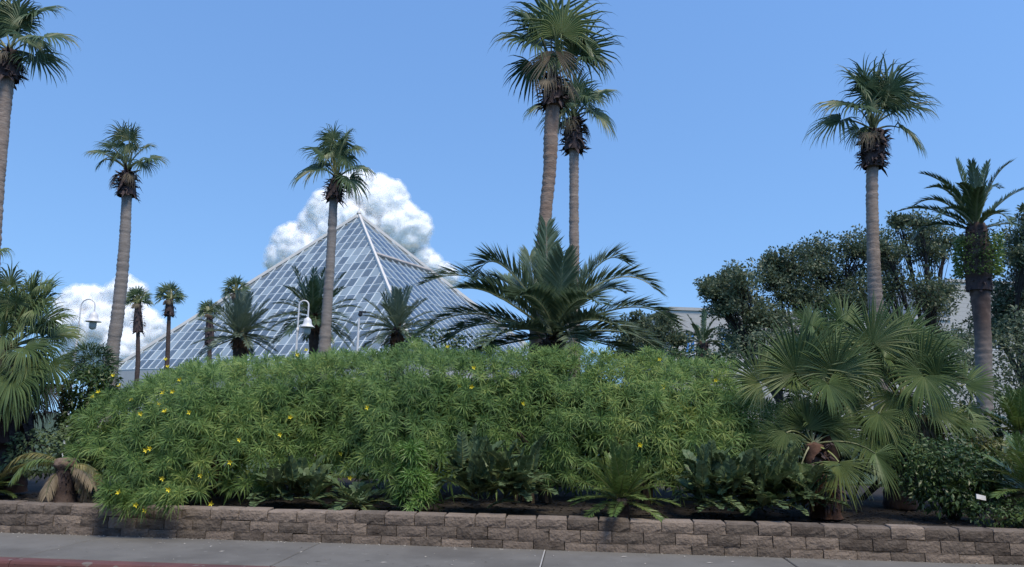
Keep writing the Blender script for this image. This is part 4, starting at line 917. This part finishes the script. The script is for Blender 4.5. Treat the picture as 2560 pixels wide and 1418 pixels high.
for (s0, s1, z0, z1, kd) in wins:
    b = MB(); bbox(b, s0, s1, .07, .118, z0, z1); wn = b.build("window", M["bluewin" if kd == "b" else "darkwin"], bld)
    t_ = .1; b = MB()
    bbox(b, s0, s0 + t_, -.03, .068, z0, z1); bbox(b, s1 - t_, s1, -.03, .068, z0, z1); bbox(b, s0 + t_, s1 - t_, -.03, .068, z1 - t_, z1); bbox(b, s0 + t_, s1 - t_, -.03, .068, z0, z0 + t_)
    b.build("frame", M["white"], wn)
    b = MB(); sm = (s0 + s1) / 2; zm = z1 - (z1 - z0) * .32
    bbox(b, sm - .05, sm + .05, .0, .066, z0 + t_, z1 - t_); bbox(b, s0 + t_, sm - .05, .0, .066, zm - .05, zm + .05); bbox(b, sm + .05, s1 - t_, .0, .066, zm - .05, zm + .05); b.build("mullion", M["white"], wn)

# ------------------------------------------------------------------ glass pyramid
AP = at(897, 540, 85.0)
PL_, PF, PR_, PB = [np.array(c) for c in ((-43.72, 81.75, 6.374), (-7.765, 61.659, 6.374), (7.094, 88.25, 6.374), (-28.861, 108.341, 6.374))]
pyr = thing("glass_pyramid", "large glass pyramid conservatory with white glazing bars and cream ridges", "building", ((PL_[0] + PR_[0]) / 2, (PL_[1] + PR_[1]) / 2, .3))
def face_frame(A, B_):
    e = nrm(B_ - A); W_ = np.linalg.norm(B_ - A); mid = (A + B_) / 2; up = AP - mid; hgt = np.linalg.norm(up - e * (up @ e)); n = nrm(up - e * (up @ e))
    nor = nrm(np.cross(e, n)); 
    ax = float((AP - A) @ e)
    return e, n, nor, W_, hgt, ax
def pyramid_face(A, B_, nb, nr, mg, single, bars=True, bw=.075, band=None):
    e, n, nor, W_, Hh, ax = face_frame(A, B_)
    Pt = lambda s, t, d=0: A + e * s + n * t + nor * d
    dx = W_ / nb; dz = Hh / nr
    lo = lambda t: ax * t / Hh; hi = lambda t: W_ - (W_ - ax) * t / Hh
    rest = MB(); count = 0
    for j in range(nr):
        t0, t1 = j * dz, (j + 1) * dz
        for i in range(nb):
            s0, s1 = i * dx, (i + 1) * dx
            # clip the cell to the triangle of the face
            poly = [(s0, t0), (s1, t0), (s1, t1), (s0, t1)]
            for sgn in (0, 1):
                outp = []
                def ins(p): return (p[0] - lo(p[1])) if sgn == 0 else (hi(p[1]) - p[0])
                for q in range(len(poly)):
                    a, c = poly[q], poly[(q + 1) % len(poly)]; fa, fc = ins(a), ins(c)
                    if fa >= 0: outp.append(a)
                    if fa * fc < 0: t_ = fa / (fa - fc); outp.append((a[0] + (c[0] - a[0]) * t_, a[1] + (c[1] - a[1]) * t_))
                poly = outp
                if len(poly) < 3: break
            if len(poly) < 3: continue
            ar = .5 * abs(sum(poly[q][0] * poly[(q+1) % len(poly)][1] - poly[(q+1) % len(poly)][0] * poly[q][1] for q in range(len(poly))))
            if ar < .12: continue
            cx = sum(p[0] for p in poly) / len(poly); ct = sum(p[1] for p in poly) / len(poly)
            poly = [(cx + (p[0] - cx) * .97, ct + (p[1] - ct) * .97) for p in poly]
            tl = rng.normal(0, .012); m_ = len(poly)
            V = [Pt(p[0], p[1], tl * (p[1] - ct) * (1 if single else .6)) for p in poly] + [Pt(p[0], p[1], -.03 + tl * (p[1] - ct)) for p in poly]
            F = [list(range(m_)), list(range(m_, 2 * m_))[::-1]]
            S4 = [(q, m_ + q, m_ + (q + 1) % m_, (q + 1) % m_) for q in range(m_)]
            bb = MB() if (single and count < 296) else rest
            bb.add(V, [F[0]]); bb.n -= len(V); bb.v.pop(); bb.add(V, [F[1]]); bb.n -= len(V); bb.v.pop(); bb.add(V, S4)
            if bb is not rest: bb.build("pane", mg, pyr); count += 1
    if rest.n:
        g = rest.build("glazing", mg, pyr); g["kind"] = "stuff"
    if not bars: return
    for i in range(1, nb):
        s = i * dx; tmax = Hh * min(s / ax, (W_ - s) / (W_ - ax))
        if tmax < .4: continue
        b = MB(); obox(b, Pt(s, 0, -.02), Pt(s, tmax - .1, -.02), e, bw, nor, .08); b.build("rafter", M["steel"], pyr)
    for j in range(0, nr):
        t = j * dz; b = MB(); obox(b, Pt(lo(t) + .15, t, -.1), Pt(hi(t) - .15, t, -.1), n, bw * .7, nor, .13); b.build("purlin", M["steel"], pyr)
        if j % 2 == 0 and 0 < j < nr - 1:
            b = MB(); tube(b, [Pt(lo(t) + 1.0, t, -1.3), Pt((lo(t) + hi(t)) / 2, t, -1.3), Pt(hi(t) - 1.0, t, -1.3)], .1, 6); b.build("truss_chord", M["steel"], pyr)
    b = MB()
    for j in range(2, nr - 2, 2):
        t = j * dz
        for i in range(nb):
            s = i * dx
            if lo(t) + 1 < s < hi(t) - 2.2:
                obox(b, Pt(s, t, -.15), Pt(s + dx, t + dz * .9 * (i % 2), -1.3), n, .06, nor, .06); 
    if b.n: q = b.build("truss_webs", M["steel"], pyr); q["kind"] = "stuff"
    if band:
        t = band * Hh
        b = MB(); obox(b, Pt(lo(t) + .2, t, .02), Pt(hi(t) - .2, t, .02), n, .34, nor, .22); b.build("vent_band", M["vent"], pyr)
pyramid_face(PL_, PF, 34, 18, M["glass"], True, band=None)
pyramid_face(PF, PR_, 26, 16, M["glass_r"], False, bw=.05, band=.66)
pyramid_face(PR_, PB, 20, 10, M["glass"], False)
pyramid_face(PB, PL_, 16, 10, M["glass"], False)
for c in (PL_, PF, PR_, PB):
    d = nrm(c - AP); side = nrm(np.cross(d, UP)); nn = np.cross(side, d)
    b = MB(); obox(b, AP, c, side, .24, -nn if nn[2] < 0 else nn, .3); b.build("ridge_cap", M["ridge"], pyr)
b = MB(); lathe(b, AP, [(.0, 1.3), (.05, 1.2), (.06, .6), (.25, .5), (.3, .3), (.1, .2), (.35, -.1), (.4, -.3)], 10); b.build("finial", M["ridge"], pyr)
b = MB()
for A, B_ in ((PL_, PF), (PF, PR_), (PR_, PB), (PB, PL_)):
    e = nrm(B_ - A); nn = np.array([-e[1], e[0], 0]); V = [A * [1, 1, 0] + UP * .3, B_ * [1, 1, 0] + UP * .3, B_ - UP * .05, A - UP * .05]; b.add(V, [(0, 1, 2, 3)])
b.add([PL_ - UP * 2.5, PF - UP * 2.5, PR_ - UP * 2.5, PB - UP * 2.5], [(0, 1, 2, 3)])
b.build("base_wall", M["plinth"], pyr)
# plants seen dimly inside
b = MB(); r = np.random.default_rng(4); c0 = (PL_ + PR_) / 2
for _ in range(46):
    a, q = r.uniform(-.8, .8, 2); P = c0 + (PF - PL_) / 2 * a + (PB - PL_) / 2 * q; hmax = (1 - max(abs(a), abs(q))) * (AP[2] - 6.4) * .62 + .5
    C = np.array([P[0], P[1], 4 + hmax * r.uniform(.4, .9)]); m_ = 130
    e = nrm(r.normal(size=(m_, 3))); Q = C + e * r.uniform(.5, 1, (m_, 1)) * np.array([2.6, 2.6, 1.6]); D = nrm(e + r.normal(0, .6, (m_, 3))); S = nrm(np.cross(D, r.normal(size=(m_, 3)))); l_ = .8
    A = np.stack([Q, Q + D * l_ * .5 + S * .22, Q + D * l_, Q + D * l_ * .5 - S * .22], 1).reshape(-1, 3); qi = (np.arange(m_) * 4)[:, None]
    b.add(A, np.concatenate([qi + np.array([0, 1, 2]), qi + np.array([0, 2, 3])]))
o = b.build("indoor_foliage", M["oak"]); o["kind"] = "stuff"; o["label"] = "dim dark foliage seen through the pyramid's glass"; o["category"] = "plants"

# ------------------------------------------------------------------ lamps
def lamp(label, Y, px_post, ybase, ytop, xarm, yshade, wshade, tubepx=4.0, post=5.5, collar=None):
    k = Y / FPX; base = at(px_post, ybase, Y); base[2] = .4
    root = thing("gooseneck_lamp", label, "street lamp", base, "white gooseneck lamps")
    rad = (xarm - px_post) / 2 * k; top = at((px_post + xarm) / 2, ytop, Y)[2]; zc = top - abs(rad); X0 = at(px_post, ytop + 40, Y)[0]; X1 = X0 + 2 * rad; y = base[1]
    zs = at(xarm, yshade, Y)[2]; zcol = zc - (collar or 45) * k
    b = MB(); tube(b, [(X0, y, .38), (X0, y, zcol * .5), (X0, y, zcol)], post / 2 * k * 1.15, 12); b.build("post", M["white"], root, smooth=True)
    b = MB(); lathe(b, (X0, y, zcol), [(post * .58 * k, -.06), (post * .75 * k, -.04), (post * .75 * k, .03), (tubepx * .5 * k, .06)], 12); b.build("collar", M["white"], root, smooth=True)
    th = np.linspace(math.pi, 0, 15)
    arc = [(X0, y, zcol + .05)] + [((X0 + X1) / 2 + rad * math.cos(t), y, zc + abs(rad) * math.sin(t)) for t in th] + [(X1, y, zs + wshade * .55 * k)]
    b = MB(); tube(b, arc, tubepx / 2 * k, 10); b.build("arm", M["white"], root, smooth=True)
    q = wshade / 2 * k
    b = MB(); lathe(b, (X1, y, zs), [(.12 * q, 1.32 * q), (.2 * q, 1.25 * q), (.42 * q, 1.05 * q), (.52 * q, .75 * q), (.55 * q, .45 * q), (.72 * q, .2 * q), (1.0 * q, 0), (.98 * q, -.05 * q), (.68 * q, .14 * q), (.5 * q, .4 * q)], 24); sh_ = b.build("shade", M["white"], root, smooth=True)
    b = MB(); lathe(b, (X1, y, zs), [(.46 * q, .2 * q), (.46 * q, -.55 * q), (.42 * q, -.9 * q), (.2 * q, -1.05 * q), (0.001, -1.1 * q)], 18); b.build("glass_jar", M["frost"], sh_, smooth=True)
lamp("white gooseneck lamp with bell shade left of the trunk crossing the pyramid", 20, 746, 900, 752, 770, 818, 38, collar=62)
lamp("white gooseneck lamp with bell shade at the left, before the low cloud", 20, 200, 930, 748, 235, 804, 38, tubepx=3.0, collar=60)
lamp("white gooseneck lamp half hidden by the big date palm's fronds", 27, 1418, 900, 726, 1446, 806, 24, tubepx=3.2, collar=40)
Y = 20.0; k = Y / FPX; base = at(893, 880, Y); base[2] = .4
root = thing("lamp_post", "plain white post with small dark lamp head, right of the trunk crossing the pyramid", "street lamp", base)
X0 = base[0]; zt_ = at(897, 790, Y)[2]
b = MB(); tube(b, [(X0, Y, .38), (X0, Y, 2.5), (X0, Y, zt_ - .45)], .036, 12); b.build("post", M["white"], root, smooth=True)
b = MB(); tube(b, [(X0, Y, zt_ - .45), (X0, Y, zt_)], .027, 10); b.build("neck", M["white"], root, smooth=True)
b = MB(); lathe(b, (X0 + .03, Y, zt_), [(.02, -.02), (.06, .02), (.06, .07), (.03, .09), (.001, .1)], 12); box(b, (X0 + .0, Y - .05, zt_ + .085), (X0 + .19, Y + .05, zt_ + .13)); b.build("lamp_head", M["dark"], root)

# ------------------------------------------------------------------ small white plant tag
P = at(2450, 1243, 10.15); root = thing("plant_tag", "small white plant tag tilted among the shrubs at the right", "tag", (P[0], P[1], .36))
b = MB(); tube(b, [(P[0], P[1] + .01, .34), (P[0] + .005, P[1] + .01, P[2])], .006, 5); b.build("stake", M["dark"], root)
b = MB(); box(b, (-.062, -.006, -.03), (.062, .004, .03)); V = b.v[0]; c, s_ = math.cos(-.2), math.sin(-.2)
b.v[0] = np.array([[v[0] * c - v[2] * s_, v[1] - .02 + v[2] * .3, v[0] * s_ + v[2] * c] for v in V]) + P; b.build("plate", M["white"], root)
